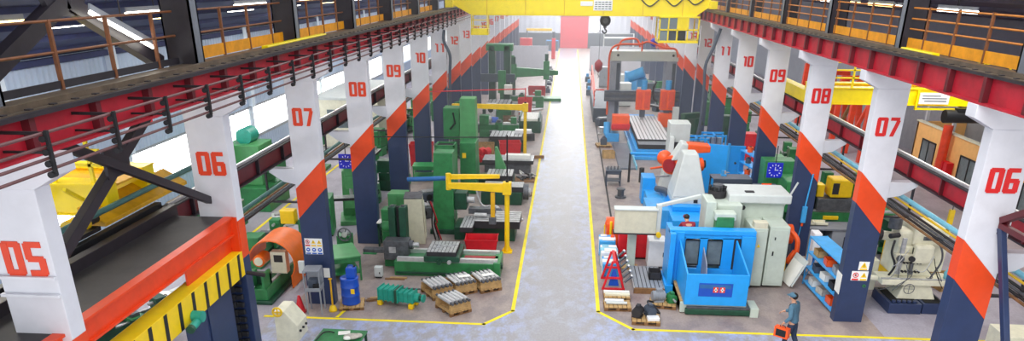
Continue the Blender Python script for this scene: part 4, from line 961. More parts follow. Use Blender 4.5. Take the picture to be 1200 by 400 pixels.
part('vessel', t, MB().lathe((-13.4, 37.0, 2.6), [(.1, 0), (.5, .1), (.55, .3), (.55, .9), (.4, 1.1), (.1, 1.15)], 'cyan_pipe', 20)); part('stand', t, MB().box(-13.9, -12.9, 36.5, 37.5, 0, 2.65, 'grey'), .02)
t = thing('office_cabin', 'pale cream cabin in the left side bay behind column 08', 'cabin', (-13, 48, 0))
part('wall_panel', t, MB().box(-15.5, -11.6, 45.5, 54, 0, 2.9, 'cream'), .02); part('roof_panel', t, MB().box(-15.7, -11.4, 45.3, 54.2, 2.9, 3.05, 'pale_grey'), .02); part('window_pane', t, MB().box(-14.8, -12.4, 45.46, 45.5, 1.2, 2.3, 'dark_glass'))
for k in range(4): lathe_machine((-11.0, 44.5 + 6 * k, 0), R(80), 2.8, '%s of four green lathes in the far left side bay beyond the cream cabin' % ('nearest', 'second', 'third', 'farthest')[k], 'green', 'green_dark', 1.2)
for k in range(5): box_machine((-9.6, 34.5 + 7 * k, 0), 0, .9, .8, 1.5, '%s machine cabinet standing outside the left column row, %s along' % (('green', 'dark green', 'light green', 'green', 'dark green')[k], ('first', 'second', 'third', 'fourth', 'fifth')[k]), ('green', 'green_dark', 'green_light')[k % 3])
# parts seen in the gap under the orange beam
lathe_machine((-12.3, 18.4, 0), R(60), 2.4, 'green machine seen in the gap between the orange beam and the striped beam', 'green_dark', 'green', .9)
solo('sheet_offcut', 'white sheet metal offcuts on the floor seen through the gap above the striped beam', 'sheet metal', MB().cb((0, 0, .05), (1.0, .5, .02), 'paper', .3).cb((-.5, -.3, .02), (.9, .3, .03), 'wood', .5).cb((.4, .3, .09), (.5, .4, .02), 'pale_grey', -.4), (-13.2, 21.7, 0))
lathe_machine((-15.0, 18.0, 0), R(90), 3.0, 'teal green lathe under the yellow crane behind column 05', 'teal', 'green', 1.3)
# wall lamp, fire extinguisher signs on the left wall (small red plates)
for k, (x, y, z) in enumerate([(-16.9, YC(6) + 13.8, 4.5), (-16.9, YC(7) + 18.6, 4.6)]): solo('red_plate', 'small red marker plate above the left windows, %s' % ('nearer', 'farther')[k], 'sign', MB().box(0, .03, -.18, .18, -.18, .18, 'red'), (x, y, z))

# ------------------------------------------------------------------ overhead travelling crane at the top of the picture
t = thing('overhead_crane', 'bright yellow overhead travelling crane spanning the hall at the top of the photo', 'crane', (.5, 47, 7.8))
Yc = 47.0
part('main_girder', t, MB().prism([(-5.9, Yc, 7.74), (7.3, Yc, 7.74), (8.1, Yc, 8.3), (8.1, Yc, 9.25), (-7.0, Yc, 9.25), (-7.0, Yc, 8.3)], (0, .9, 0), 'crane_yellow'), .02)
part('main_girder', t, MB().prism([(-5.9, Yc + 2.2, 7.74), (7.3, Yc + 2.2, 7.74), (8.1, Yc + 2.2, 8.3), (8.1, Yc + 2.2, 9.25), (-7.0, Yc + 2.2, 9.25), (-7.0, Yc + 2.2, 8.3)], (0, .9, 0), 'crane_yellow'), .02)
part('end_carriage', t, MB().box(-7.4, -6.95, Yc - .6, Yc + 3.8, 8.18, 8.6, 'crane_yellow'), .02); part('end_carriage', t, MB().box(8.0, 8.4, Yc - .6, Yc + 3.8, 8.18, 8.6, 'crane_yellow'), .02)
for k in range(6): part('girder_seam', t, MB().box(-5 + 2.3 * k, -4.97 + 2.3 * k, Yc - .006, Yc, 7.78, 9.2, 'hood_yellow'))
part('cable_festoon', t, MB().tube(hose('', '', [(4.0, Yc - .05, 8.75), (4.6, Yc - .05, 8.3), (5.3, Yc - .05, 8.75), (6.0, Yc - .05, 8.32), (6.6, Yc - .05, 8.75), (7.2, Yc - .05, 8.4), (7.8, Yc - .05, 8.8)], 0, ''), .035, 'black'))
# operator cab
cab = part('operator_cab', t, MB().box(5.2, 7.55, Yc - .2, Yc + 1.6, 6.28, 6.42, 'crane_yellow'), .01)
link_mesh('cab_roof', MB().box(5.2, 7.55, Yc - .2, Yc + 1.6, 7.68, 7.76, 'crane_yellow'), cab)
q = MB()
for x in (5.2, 5.72, 6.25, 6.85, 7.47):
    for y in (Yc - .2, Yc + 1.52): q.box(x, x + .08, y, y + .08, 6.4, 7.7, 'crane_yellow')
for z in (6.42, 7.6): q.box(5.2, 5.28, Yc - .2, Yc + 1.6, z, z + .07, 'crane_yellow').box(7.47, 7.55, Yc - .2, Yc + 1.6, z, z + .07, 'crane_yellow')
q.box(5.2, 7.55, Yc - .2, Yc - .12, 6.98, 7.06, 'crane_yellow').box(6.3, 6.85, Yc - .18, Yc - .14, 7.06, 7.68, 'crane_yellow')
o = link_mesh('cab_frame', q, cab)
q = MB().box(5.26, 5.72, Yc - .17, Yc - .15, 6.42, 7.68, 'glass').box(5.8, 6.25, Yc - .17, Yc - .15, 7.06, 7.68, 'glass')
link_mesh('cab_window', q, cab)
link_mesh('control_desk', MB().box(5.8, 6.25, Yc - .05, Yc + .25, 6.42, 6.98, 'slate').box(6.35, 6.8, Yc - .05, Yc + .4, 6.42, 6.95, 'black'), cab)
# ladder cage on the left end
q = MB()
for x in (-5.95, -5.0):
    for y in (Yc, Yc + .8): q.box(x, x + .06, y, y + .06, 6.75, 7.8, 'crane_yellow')
for z in (7.1, 7.45): q.box(-5.95, -4.94, Yc, Yc + .05, z, z + .05, 'crane_yellow')
part('access_cage', t, q.box(-5.98, -4.92, Yc, Yc + .85, 6.62, 6.98, 'crane_yellow'), .008)
part('sign_board', t, MB().box(.55, .55 + .72, Yc - .03, Yc, 8.3, 8.55, 'sign_white'))
sb = part('sign_board', t, MB().box(1.32, 2.42, Yc - .03, Yc, 8.05, 8.62, 'sign_white'))
q = MB()
for i in range(4):
    for j in range(5): q.box(1.4 + .2 * j, 1.4 + .2 * j + .15, Yc - .035, Yc - .03, 8.12 + .12 * i, 8.17 + .12 * i, 'mid_grey' if (i + j) % 2 else 'green_dark')
link_mesh('board_print', q, sb)
hk = thing('crane_hook', 'dark round hook block hanging from the yellow overhead crane', 'hook', (2.12, 48.6, 7.0))
part('sheave_block', hk, MB().cyl((2.12, 48.45, 7.42), (2.12, 48.75, 7.42), .33, 'slot_dark', n=22).cyl((2.12, 48.42, 7.42), (2.12, 48.45, 7.42), .16, 'cast_iron'), .02)
part('hook', hk, MB().tube(hose('', '', [(2.12, 48.6, 7.15), (2.12, 48.6, 6.95), (2.22, 48.6, 6.82), (2.14, 48.6, 6.70), (2.0, 48.6, 6.76), (1.99, 48.6, 6.86)], 0, ''), .05, 'cast_iron').cyl((2.12, 48.6, 7.12), (2.12, 48.6, 7.0), .1, 'cast_iron'))
for x in (1.98, 2.06, 2.18, 2.26): part('wire_rope', hk, MB().cyl((x, 48.6, 7.5), (x, 48.6, 8.9), .014, 'cast_iron', n=6))
# ------------------------------------------------------------------ right main bay
# CNC machine with blue splash cage
t = thing('machining_centre', 'large grey green machining centre with a bright blue splash cage beside column 08', 'machine tool', (5.2, 23.5, 0))
q = MB().box(3.82, 5.72, 21.45, 21.5, .40, 1.43, 'cnc_blue')
cg = part('cage_front', t, q, .01, label='bright blue front panel')
link_mesh('maker_plate', MB().box(4.22, 5.25, 21.44, 21.45, .70, 1.14, 'deep_blue').box(4.24, 5.2, 21.436, 21.44, .97, 1.10, 'arm_blue'), cg)
lg = MB()
for k in range(2):
    x = 4.66 + .2 * k
    lg.box(x, x + .16, 21.432, 21.436, .84, 1.02, 'number_orange').box(x + .06, x + .10, 21.428, 21.432, .86, 1.0, 'sign_white').box(x + .03, x + .13, 21.428, 21.432, .91, .95, 'sign_white')
link_mesh('red_emblem', lg, cg)
part('cage_side', t, MB().prism([(3.82, 21.46, .40), (3.82, 23.55, .45), (3.82, 23.55, 1.85), (3.82, 21.46, 1.43)], (.05, 0, 0), 'cnc_blue'), .008)
part('cage_side', t, MB().prism([(5.67, 21.46, .40), (5.67, 23.55, .45), (5.67, 23.55, 1.85), (5.67, 21.46, 1.43)], (.05, 0, 0), 'cnc_blue'), .008)
part('divider_panel', t, MB().prism([(4.62, 22.3, .5), (4.62, 23.5, .5), (4.62, 23.5, 1.6), (4.62, 22.7, 1.3)], (.03, 0, 0), 'gantry_grey'))
q = MB().box(3.55, 6.15, 23.6, 23.72, .25, .8, 'cnc_blue').box(3.55, 6.05, 23.6, 23.72, 1.85, 2.1, 'cnc_blue').box(3.55, 3.98, 23.5, 23.75, .1, 2.1, 'cnc_blue').box(5.85, 6.3, 23.5, 23.75, .25, 2.0, 'cnc_blue').box(4.50, 4.78, 23.6, 23.72, .8, 1.9, 'cnc_blue').box(3.9, 4.06, 23.6, 23.72, .8, 1.9, 'cnc_blue').box(5.24, 5.62, 23.6, 23.72, .8, 1.9, 'cnc_blue').box(5.62, 5.86, 23.6, 23.72, .8, 1.9, 'slot_dark')
bp = part('rear_screen', t, q, .012, label='blue rear screen')
for x0, x1 in ((4.06, 4.50), (4.78, 5.24)): link_mesh('window_pane', MB().box(x0, x1, 23.64, 23.66, .95, 1.80, 'dark_glass').box(x0 - .02, x1 + .02, 23.59, 23.63, .93, .96, 'black').box(x0 - .02, x1 + .02, 23.59, 23.63, 1.79, 1.82, 'black').box(x0 - .02, x0, 23.59, 23.63, .93, 1.82, 'black').box(x1, x1 + .02, 23.59, 23.63, .93, 1.82, 'black'), bp)
part('corner_post', t, MB().box(3.5, 3.68, 23.3, 24.6, .08, 2.1, 'cnc_blue').box(3.45, 3.72, 23.25, 24.65, 0, .3, 'cnc_blue'), .015)
part('top_rim', t, MB().box(3.5, 6.3, 23.55, 23.95, 2.0, 2.16, 'cnc_blue'), .02)
part('bed', t, MB().box(3.75, 5.8, 21.7, 23.9, .02, .36, 'pale_green_grey').box(3.9, 5.9, 21.55, 21.7, .02, .2, 'green_dark'), .02)
part('work_table', t, slotted_top(MB(), 4.1, 5.7, 21.9, 23.4, .5, 6, 'X', h=.14))
part('column', t, MB().box(4.85, 6.0, 24.6, 26.0, .0, 2.75, 'pale_green_grey').box(4.75, 5.1, 24.4, 25.4, 1.2, 2.9, 'pale_green_grey'), .04)
part('spindle_head', t, MB().box(5.05, 5.65, 24.0, 24.6, 1.55, 2.5, 'green').box(5.0, 5.7, 24.02, 24.5, 2.35, 2.62, 'pale_green_grey').cyl((5.35, 24.2, 1.2), (5.35, 24.2, 1.55), .12, 'steel'), .05)
part('rear_box', t, MB().box(5.7, 7.55, 25.2, 26.4, 1.6, 2.85, 'pale_green_grey').box(5.6, 7.7, 25.0, 26.5, 2.7, 3.0, 'pale_grey'), .04)
part('vent_slot', t, MB().cyl((6.15, 25.18, 2.5), (6.15, 25.2, 2.5), .08, 'slot_dark')); part('hatch', t, MB().box(6.2, 6.5, 25.3, 25.5, 3.0, 3.03, 'slot_dark'))
part('tool_carousel', t, MB().cyl((5.3, 25.6, 2.75), (5.3, 25.6, 3.0), .30, 'slot_dark', n=22).cyl((5.3, 25.6, 3.0), (5.3, 25.6, 3.2), .18, 'cast_iron'), .01)
q = MB()
for k in range(10): a = 2 * PI * k / 10; part('tool_holder', t, MB().cyl((5.3 + .25 * math.cos(a), 25.6 + .25 * math.sin(a), 2.98), (5.3 + .27 * math.cos(a), 25.6 + .27 * math.sin(a), 3.14), .045, 'black', n=8))
c1 = part('electrical_cabinet', t, MB().box(6.25, 6.78, 23.95, 25.3, .1, 2.15, 'pale_green_grey').box(6.84, 7.5, 24.0, 25.8, .1, 2.2, 'pale_green_grey'), .025)
link_mesh('cabinet_door', MB().box(6.28, 6.75, 23.93, 23.95, .2, 2.05, 'pale_green_grey').box(6.9, 7.44, 23.98, 24.0, .2, 2.1, 'pale_green_grey'), c1)
link_mesh('warning_label', MB().prism([(6.45, 23.925, 1.5), (6.57, 23.925, 1.5), (6.51, 23.925, 1.62)], (0, -.004, 0), 'sign_yellow'), c1)
link_mesh('handle', MB().box(7.0, 7.05, 23.97, 23.98, 1.2, 1.35, 'slot_dark'), c1); link_mesh('lock', MB().box(7.02, 7.06, 23.97, 23.98, 1.75, 1.85, 'black'), c1)
part('cabinet_top_box', t, MB().box(6.3, 6.75, 23.97, 24.3, 1.75, 2.35, 'beige'), .02)
part('front_conveyor', t, MB().box(3.95, 5.9, 21.6, 22.2, .02, .26, 'cast_iron').box(5.9, 6.15, 21.5, 22.2, .0, .3, 'pale_green_grey').box(3.75, 3.95, 21.8, 23.5, .0, .4, 'wood'), .01)
# control arm and panel
t = thing('operator_console', 'big beige control panel hanging from a long swing arm beside the splash cage', 'control panel', (3.05, 25, 0))
part('panel_box', t, MB().box(1.78, 3.22, 25.0, 25.35, 1.52, 2.38, 'beige').box(1.74, 3.26, 24.98, 25.4, 1.48, 1.53, 'slot_dark').box(1.74, 3.26, 24.95, 25.4, 2.36, 2.41, 'pale_grey'), .015)
part('swing_arm', t, MB().prism([(3.2, 25.1, 2.42), (4.72, 25.4, 2.72), (4.72, 25.4, 2.86), (3.2, 25.1, 2.54)], (.0, .16, 0), 'pale_grey'), .02)
part('arm_post', t, MB().box(3.2, 3.38, 25.05, 25.3, 1.3, 2.55, 'pale_grey'), .015)
part('knob', t, MB().cyl((3.32, 24.9, 1.5), (3.32, 25.05, 1.5), .09, 'jib_yellow', n=14))
part('pedestal', t, MB().box(2.32, 2.62, 25.5, 25.75, .06, 1.5, 'pale_green_grey').box(2.15, 2.75, 25.4, 25.85, 0, .07, 'wood'), .012)
t = box_machine((2.75, 26.9, 0), 0, 1.35, .7, 1.05, 'red tool cabinet behind the pedestal of the beige control panel', 'red', 'tool_cabinet')
t = box_machine((3.40, 25.95, 0), 0, .62, .7, 1.05, 'white electrical box under the swing arm, left of the blue cage', 'plastic_white', 'electrical_cabinet')
t = thing('coolant_tank', 'orange robot shaped pump hidden behind the beige control panel', 'pump', (2.3, 28.2, 0))
part('body', t, MB().box(1.7, 3.3, 28.0, 29.0, 0, .9, 'machine_orange').ball((2.9, 28.3, 1.05), (.6, .4, .45), 'machine_orange').ball((1.9, 28.3, .8), (.28, .3, .3), 'machine_orange'), .02)
part('pipe', t, MB().cyl((1.85, 28, 0), (1.85, 28, 1.0), .05, 'jib_yellow'))
t = thing('hand_bollard', 'small yellow post left of the beige control panel', 'post', (1.6, 27.9, 0))
lpart('base', t, MB().lathe((0, 0, 0), [(.13, 0), (.13, .05), (.09, .16), (.03, .2)], 'jib_yellow', 16)); lpart('pole', t, MB().cyl((0, 0, .2), (0, 0, .9), .025, 'jib_yellow', n=10))
# white/blue wrapped crates beside the lane line
def wrapped(loc, s, label, c=('light_blue', 'plastic_white')):
    t = thing('wrapped_crate', label, 'crate', loc)
    lpart('crate', t, MB().box(-s[0] / 2, s[0] / 2, -s[1] / 2, s[1] / 2, 0, s[2], c[0]), .03)
    lpart('wrap_band', t, MB().box(-s[0] / 2 - .01, s[0] / 2 + .01, -s[1] * .25, s[1] * .12, 0, s[2] + .01, c[1]), .01)
    lpart('top_cover', t, MB().box(-s[0] * .3, s[0] * .42, -s[1] * .45, -s[1] * .1, s[2], s[2] + .05, 'paper').box(-s[0] * .4, 0, s[1] * .2, s[1] * .42, s[2], s[2] + .03, c[1]), .02)
    return t
wrapped((1.68, 27.2, 0), (.62, .8, .6), 'pale blue and white wrapped crate at the lane line, farthest of the three')
wrapped((1.70, 26.1, 0), (.62, .9, .55), 'white wrapped crate at the lane line, middle of the three', ('plastic_white', 'cyan_pipe'))
wrapped((1.72, 25.0, 0), (.6, .85, .5), 'blue wrapped crate at the lane line behind the red frame, nearest of the three', ('light_blue', 'paper'))
solo('small_bucket', 'small orange bucket on the farthest wrapped crate', 'cap', MB().lathe((0, 0, 0), [(.07, 0), (.07, .06), (.04, .09)], 'machine_orange', 14), (1.88, 27.25, .612))
# red A frame rack with rods
t = thing('a_frame_rack', 'red A shaped rack with dark rods beside the right lane line', 'rack', (1.78, 23.9, 0))
for y in (23.45, 24.45):
    for s in (-1, 1): part('leg', t, bar(MB(), (1.75 + s * .36, y, .0), (1.75 + s * .06, y, 1.02), .07, .07, 'red'), .008)
    part('cross_bar', t, MB().box(1.5, 2.0, y - .03, y + .03, .40, .46, 'red')); part('foot_bar', t, MB().box(1.36, 2.14, y - .04, y + .04, 0, .06, 'red'))
part('ridge', t, MB().box(1.70, 1.80, 23.4, 24.5, .98, 1.06, 'red'), .01)
part('infill', t, MB().prism([(1.58, 23.5, .12), (1.94, 23.5, .12), (1.80, 23.5, .7), (1.70, 23.5, .7)], (0, .03, 0), 'deep_blue'))
for k in range(6):
    z = .25 + .13 * k; x = 1.75 + .38 - .05 * k
    solo('boring_rod', 'dark steel rod with bright collar on the red A frame rack, %s' % ('lowest', 'second from bottom', 'third from bottom', 'third from top', 'second from top', 'topmost')[k], 'rod', MB().cyl((0, 0, 0), (.22, .12, .16), .042, 'cast_iron', n=12).cyl((.22, .12, .16), (.26, .145, .19), .06, 'bright_steel', n=12), (x, 23.55 + .14 * k, z), group='rods on the red rack')
# slotted floor plate
t = thing('slotted_plate', 'grey slotted floor plate between the red rack and the blue cage', 'plate', (2.98, 24.5, 0))
part('plate', t, slotted_top(MB(), 2.45, 3.42, 23.25, 25.3, .2, 7, 'Y', 'grey', .14)); part('front_strip', t, MB().box(2.42, 3.44, 23.16, 23.25, 0, .19, 'wood_dark')); part('frame', t, MB().box(2.42, 2.45, 23.2, 25.32, 0, .2, 'steel').box(3.42, 3.44, 23.2, 25.32, 0, .2, 'steel').box(2.45, 3.42, 23.25, 25.3, 0, .06, 'hole'))
solo('parts_box', 'dark open parts box standing on the slotted floor plate', 'box', MB().box(-.2, .2, -.25, .25, 0, .03, 'slot_dark').box(-.2, -.18, -.25, .25, 0, .26, 'slot_dark').box(.18, .2, -.25, .25, 0, .26, 'slot_dark').box(-.2, .2, -.25, -.23, 0, .26, 'slot_dark').box(-.2, .2, .23, .25, 0, .26, 'slot_dark'), (3.2, 24.2, .203))
# pallets with motors and parts
pl = []
for c, rz, lab in [((1.80, 21.95), R(2), 'pallet with white sheets nearest the right lane line corner'), ((2.62, 20.95), R(-3), 'pallet with motors at the bent corner of the right lane line'), ((3.28, 22.25), R(-8), 'pallet with grey and green pumps beside the blue cage'), ((1.82, 22.75), R(1), 'low pallet with white boards in front of the red rack')]:
    if not pl:
        t = thing('wooden_pallet', lab, 'pallet', (c[0], c[1], 0), rz, 'pallets in front of the blue cage'); lpart('deck', t, pallet_mb(.86, .62, .14)); pl.append(t)
    else: dup(pl[0], (c[0], c[1], 0), rz, lab)
def motor(loc, rz, label, m='cast_iron', s=1.0, m2='steel'):
    t = thing('pump_motor', label, 'motor', loc, rz)
    lpart('stator', t, MB().cyl((-.2 * s, 0, .15 * s), (.14 * s, 0, .15 * s), .13 * s, m, n=16), .01)
    q = MB()
    for k in range(5): q.cyl((-.17 * s + .065 * s * k, 0, .15 * s), (-.145 * s + .065 * s * k, 0, .15 * s), .145 * s, m, n=16)
    lpart('cooling_fin', t, q); lpart('shaft', t, MB().cyl((.14 * s, 0, .15 * s), (.3 * s, 0, .15 * s), .035 * s, m2, n=10)); lpart('terminal_box', t, MB().box(-.1 * s, .06 * s, -.06 * s, .06 * s, .26 * s, .36 * s, m), .01); lpart('foot', t, MB().box(-.16 * s, .1 * s, -.13 * s, .13 * s, 0, .05 * s, m))
    return t
motor((2.38, 21.05, .14), 1.2, 'dark motor on the corner pallet, upright left one', 'slot_dark', 1.1); motor((2.74, 21.15, .14), 1.9, 'slate grey motor on the corner pallet, right one', 'slate', 1.1)
solo('white_carton', 'flat white carton on the corner pallet', 'carton', MB().cb((0, 0, .05), (.36, .24, .1), 'plastic_white'), (2.82, 20.8, .14), .1, None, .01)
motor((3.16, 22.3, .14), .2, 'steel grey pump on the pallet beside the blue cage', 'grey', 1.2); motor((3.55, 22.2, .14), -1.3, 'green pump on the pallet beside the blue cage', 'green', 1.0)
solo('white_board', 'white rolled sheets on the pallet at the lane corner', 'sheet', MB().cyl((-.4, .1, .06), (.2, .1, .06), .06, 'plastic_white').cyl((-.36, -.06, .05), (.3, -.06, .05), .05, 'pale_grey').cb((-.05, .2, .03), (.5, .1, .06), 'paper'), (1.8, 21.95, .14))
solo('white_board', 'long cream boards on the low pallet in front of the red rack', 'board', MB().cb((0, .1, .03), (.84, .16, .06), 'paper').cb((.02, -.1, .03), (.8, .14, .06), 'cream'), (1.82, 22.75, .14))
hh = hose('', '', [(2.95, 21.9, .16), (3.1, 21.5, .05), (2.8, 21.3, .3), (2.7, 21.5, .45), (2.9, 21.8, .3)], 0, '')
solo('flexible_hose', 'black flexible hose looping over the corner pallet', 'hose', MB().tube([p - Vector((2.9, 21.5, 0)) for p in hh], .03, 'rubber'), (2.9, 21.5, 0))
# robot-like white columns with orange balls (horizontal mill behind)
t = thing('horizontal_mill', 'pale grey tapered column machine with orange drums on a blue base behind the cage', 'machine tool', (5.3, 32.5, 0))
part('column', t, MB().frus(4.55, 5.95, 30.9, 32.6, 1.25, 4.95, 5.55, 31.4, 32.3, 3.0, 'pale_grey').frus(4.55, 5.95, 30.9, 32.6, .95, 4.55, 5.95, 30.9, 32.6, 1.25, 'pale_grey'), .04, label='pale grey tapered column')
MATS_col = None
part('blue_base', t, MB().box(4.4, 6.1, 29.2, 34.0, 0, .75, 'cnc_blue').box(4.55, 5.95, 30.5, 32.8, .75, .97, 'cnc_blue').box(3.7, 4.4, 32.4, 35.6, 0, .7, 'light_blue'), .03)
part('label_plate', t, MB().box(5.45, 5.62, 30.88, 30.9, 1.02, 1.16, 'slot_dark'))
part('tool_drum', t, MB().cyl((4.75, 33.8, 1.95), (5.15, 34.4, 1.95), .42, 'machine_orange', n=24).cyl((4.65, 33.68, 1.95), (4.75, 33.8, 1.95), .3, 'red_dark', n=20), .03, label='orange drum')
part('spindle_drum', t, MB().cyl((5.6, 33.6, 2.0), (6.15, 33.7, 2.05), .30, 'machine_orange', n=24).cyl((6.15, 33.7, 2.05), (6.28, 33.72, 2.05), .18, 'slot_dark'), .03, label='orange drum')
part('head', t, MB().prism([(4.75, 33.6, 2.2), (5.45, 33.6, 2.25), (5.45, 33.6, 2.95), (5.2, 33.6, 3.0)], (0, .9, 0), 'pale_grey'), .05)
part('orange_arm', t, MB().prism([(5.45, 33.6, 2.25), (5.8, 33.6, 2.55), (6.45, 33.6, 2.6), (6.45, 33.6, 2.88), (5.45, 33.6, 2.95)], (0, .8, 0), 'machine_orange'), .04, label='orange arm')
part('rear_tower', t, MB().box(5.1, 6.1, 37.4, 38.6, 0, 3.2, 'pale_grey').box(5.2, 6.05, 37.36, 37.4, 1.6, 2.3, 'slot_dark').frus(4.7, 5.2, 36.2, 37.4, 0, 5.1, 5.3, 37.0, 37.4, 2.6, 'pale_grey'), .06)
part('ball_joint', t, MB().ball((4.7, 35.6, 1.9), .36, 'machine_orange'))
part('front_box', t, MB().box(3.6, 4.2, 34.2, 35.2, 0, 1.25, 'cnc_blue'), .03)
part('chip_conveyor', t, MB().tube(hose('', '', [(4.2, 33.6, .9), (4.5, 32.9, 1.0), (4.7, 32.4, .9)], 0, ''), .14, 'slate').box(3.5, 4.4, 30.4, 32.4, 0, .8, 'light_blue'))
part('red_pipe', t, MB().cyl((4.0, 35, 1.5), (4.9, 35.2, 1.6), .05, 'machine_orange').cyl((4.0, 34.6, 1.2), (4.9, 34.9, 1.2), .05, 'steel'))
# blue back panels and blue shelving with orange spools
t = thing('splash_wall', 'tall bright blue screen panels behind the orange drums', 'screen', (7.3, 37, 0))
part('panel', t, MB().prism([(6.2, 36.9, 0), (7.75, 36.0, 0), (7.75, 36.0, 2.45), (6.2, 36.9, 2.4)], (.03, .06, 0), 'cnc_blue'), .01); part('panel', t, MB().prism([(7.78, 36.0, 0), (8.6, 36.2, 0), (8.6, 36.2, 2.4), (7.78, 36.0, 2.45)], (0, .06, 0), 'cnc_blue'), .01)
part('post', t, MB().box(7.72, 7.82, 35.95, 36.1, 0, 2.55, 'light_blue')); part('latch', t, MB().cyl((8.15, 36.03, 1.6), (8.15, 36.08, 1.6), .05, 'slot_dark'))
t = shelf_rack((8.75, 34.9, 0), R(100), 2.2, .55, 2.3, 5, 'light blue shelving rack with orange parts beside column 09, right row', 'cnc_blue')
rr = random.Random(3)
for k in range(10):
    sh = k % 5; o = solo('orange_spool', 'orange parts canister on shelf %s of the blue rack, %s half' % (('one', 'two', 'three', 'four', 'five')[sh], 'front' if k < 5 else 'back'), 'canister', MB().cyl((0, 0, 0), (0, 0, .24), .13, ('machine_orange', 'red', 'machine_orange', 'slate', 'machine_orange')[sh], n=14).cyl((0, 0, .24), (0, 0, .27), .06, 'slot_dark'), (8.72 + (.12 if k < 5 else -.1), 34.3 + (0 if k < 5 else 1.1) + .1 * (sh % 2), .143 + (2.15) * sh / 4), group='parts on the blue rack')
t = bench((7.4, 33.3, 0), R(2), 1.7, .9, 1.62, 'slate grey machine table with a raised back in front of the blue screens', 'slate', 'mid_grey')
lpart('front_panel', t, MB().box(-.85, .85, -.47, -.45, .5, 1.6, 'slate'), .01)
solo('vise', 'small blue vise standing on the slate grey machine table', 'vise', MB().box(-.12, .12, -.1, .1, 0, .08, 'light_blue').box(-.1, -.02, -.08, .08, .08, .24, 'light_blue').box(.03, .1, -.08, .08, .08, .22, 'steel').cyl((.1, 0, .15), (.26, 0, .15), .02, 'steel'), (7.1, 33.4, 1.62), 0, None, .01)
box_machine((8.3, 30.6, 0), 0, .95, .9, 1.9, 'dark slate cabinet with orange tray on top beside column 08, right row', 'slate', 'tool_cabinet')
solo('orange_tray', 'small orange tray on the dark slate cabinet', 'tray', MB().box(-.2, .2, -.14, .14, 0, .03, 'machine_orange').box(-.2, .2, -.14, -.12, 0, .1, 'machine_orange').box(-.2, .2, .12, .14, 0, .1, 'machine_orange'), (8.3, 30.5, 1.9))
box_machine((7.5, 30.0, 0), 0, .5, .6, 1.5, 'white narrow cabinet left of the dark slate cabinet', 'plastic_white', 'tool_cabinet')
# blue pump skids farther
for c, lab in [((6.9, 40.2), 'blue pump skid with grey pumps in front of column 11, right row'), ((8.0, 41.2), 'blue frame tank with slatted top beside column 10, right row')]:
    t = thing('pump_skid', lab, 'machine', (c[0], c[1], 0)); w = .6
    for x in (-w, w - .08):
        for y in (-.5, .42): lpart('post', t, MB().box(x, x + .08, y, y + .08, 0, 2.0, 'cnc_blue'))
    lpart('deck', t, MB().box(-w, w, -.5, .5, 1.3, 1.4, 'cnc_blue').box(-w, w, -.5, .5, .2, .3, 'cnc_blue'), .01); lpart('tank', t, MB().box(-w + .1, w - .1, -.4, .4, .3, 1.2, 'cnc_blue'), .03)
    for x in (-.3, 0, .3): lpart('pump', t, MB().cyl((x, 0, 1.4), (x, 0, 1.85), .13, 'grey', n=14))
    lpart('top_frame', t, MB().box(-w, w, -.5, -.42, 1.95, 2.05, 'cnc_blue').box(-w, w, .42, .5, 1.95, 2.05, 'cnc_blue').box(-.04, .04, -.5, .5, 1.95, 2.03, 'cnc_blue'))
# items at the aisle side
t = thing('wooden_pallet', 'small pallet with a grey motor alone on the floor left of the gantry bed', 'pallet', (2.35, 47.3, 0), .1); lpart('deck', t, pallet_mb(.95, .95, .13))
motor((2.35, 47.3, .13), 1.5, 'grey motor standing on the lone pallet left of the gantry bed', 'slate', 1.5)
t = bench((2.45, 37.7, 0), 0, .8, .75, .8, 'grey blue open tool stand near the right lane line', 'slate', 'slate', name='tool_stand', cat='stand')
q = MB()
for k in range(8): q.cyl((-.3 + .085 * k, -.1 + .1 * (k % 2), .8), (-.3 + .085 * k, -.1 + .1 * (k % 2), .98), .03, ('cast_iron', 'steel')[k % 2], n=8)
lpart('tool_holder', t, q)
t = thing('guard_gate', 'blue pipe barrier beside the grey tower behind the tool stand', 'barrier', (4.0, 38.6, 0))
part('rail', t, MB().cyl((3.3, 38.3, 1.5), (4.7, 38.3, 1.5), .07, 'cnc_blue')); part('post', t, MB().cyl((3.3, 38.3, 0), (3.3, 38.3, 1.5), .06, 'slot_dark')); part('post', t, MB().cyl((3.95, 38.3, 0), (3.95, 38.3, .75), .13, 'rubber'))
# gantry milling machine
t = thing('gantry_mill', 'large grey portal milling machine with orange heads on the right side', 'machine tool', (5, 50, 0))
gx0, gx1, gy = 2.75, 7.25, 52.2
for x in (gx0 + .05, gx1 - .75): part('column', t, MB().box(x, x + .7, gy, gy + 1.5, .4, 4.75, 'gantry_grey').box(x + .40, x + .62, gy - .05, gy, .6, 4.6, 'slate'), .03)
part('top_beam', t, MB().box(gx0, gx1, gy - .05, gy + 1.55, 4.72, 5.35, 'pale_grey').cyl((3.25, gy - .08, 5.1), (3.25, gy - .05, 5.1), .08, 'hole').cyl((6.9, gy - .08, 5.1), (6.9, gy - .05, 5.1), .08, 'hole'), .03)
part('cross_rail', t, MB().box(gx0 - .3, gx1 + .2, gy - .55, gy, 2.15, 2.85, 'slate').box(gx0 - .3, gx1 + .2, gy - .6, gy - .55, 2.25, 2.4, 'cast_iron').box(gx0 - .3, gx1 + .2, gy - .6, gy - .55, 2.6, 2.75, 'cast_iron'), .02)
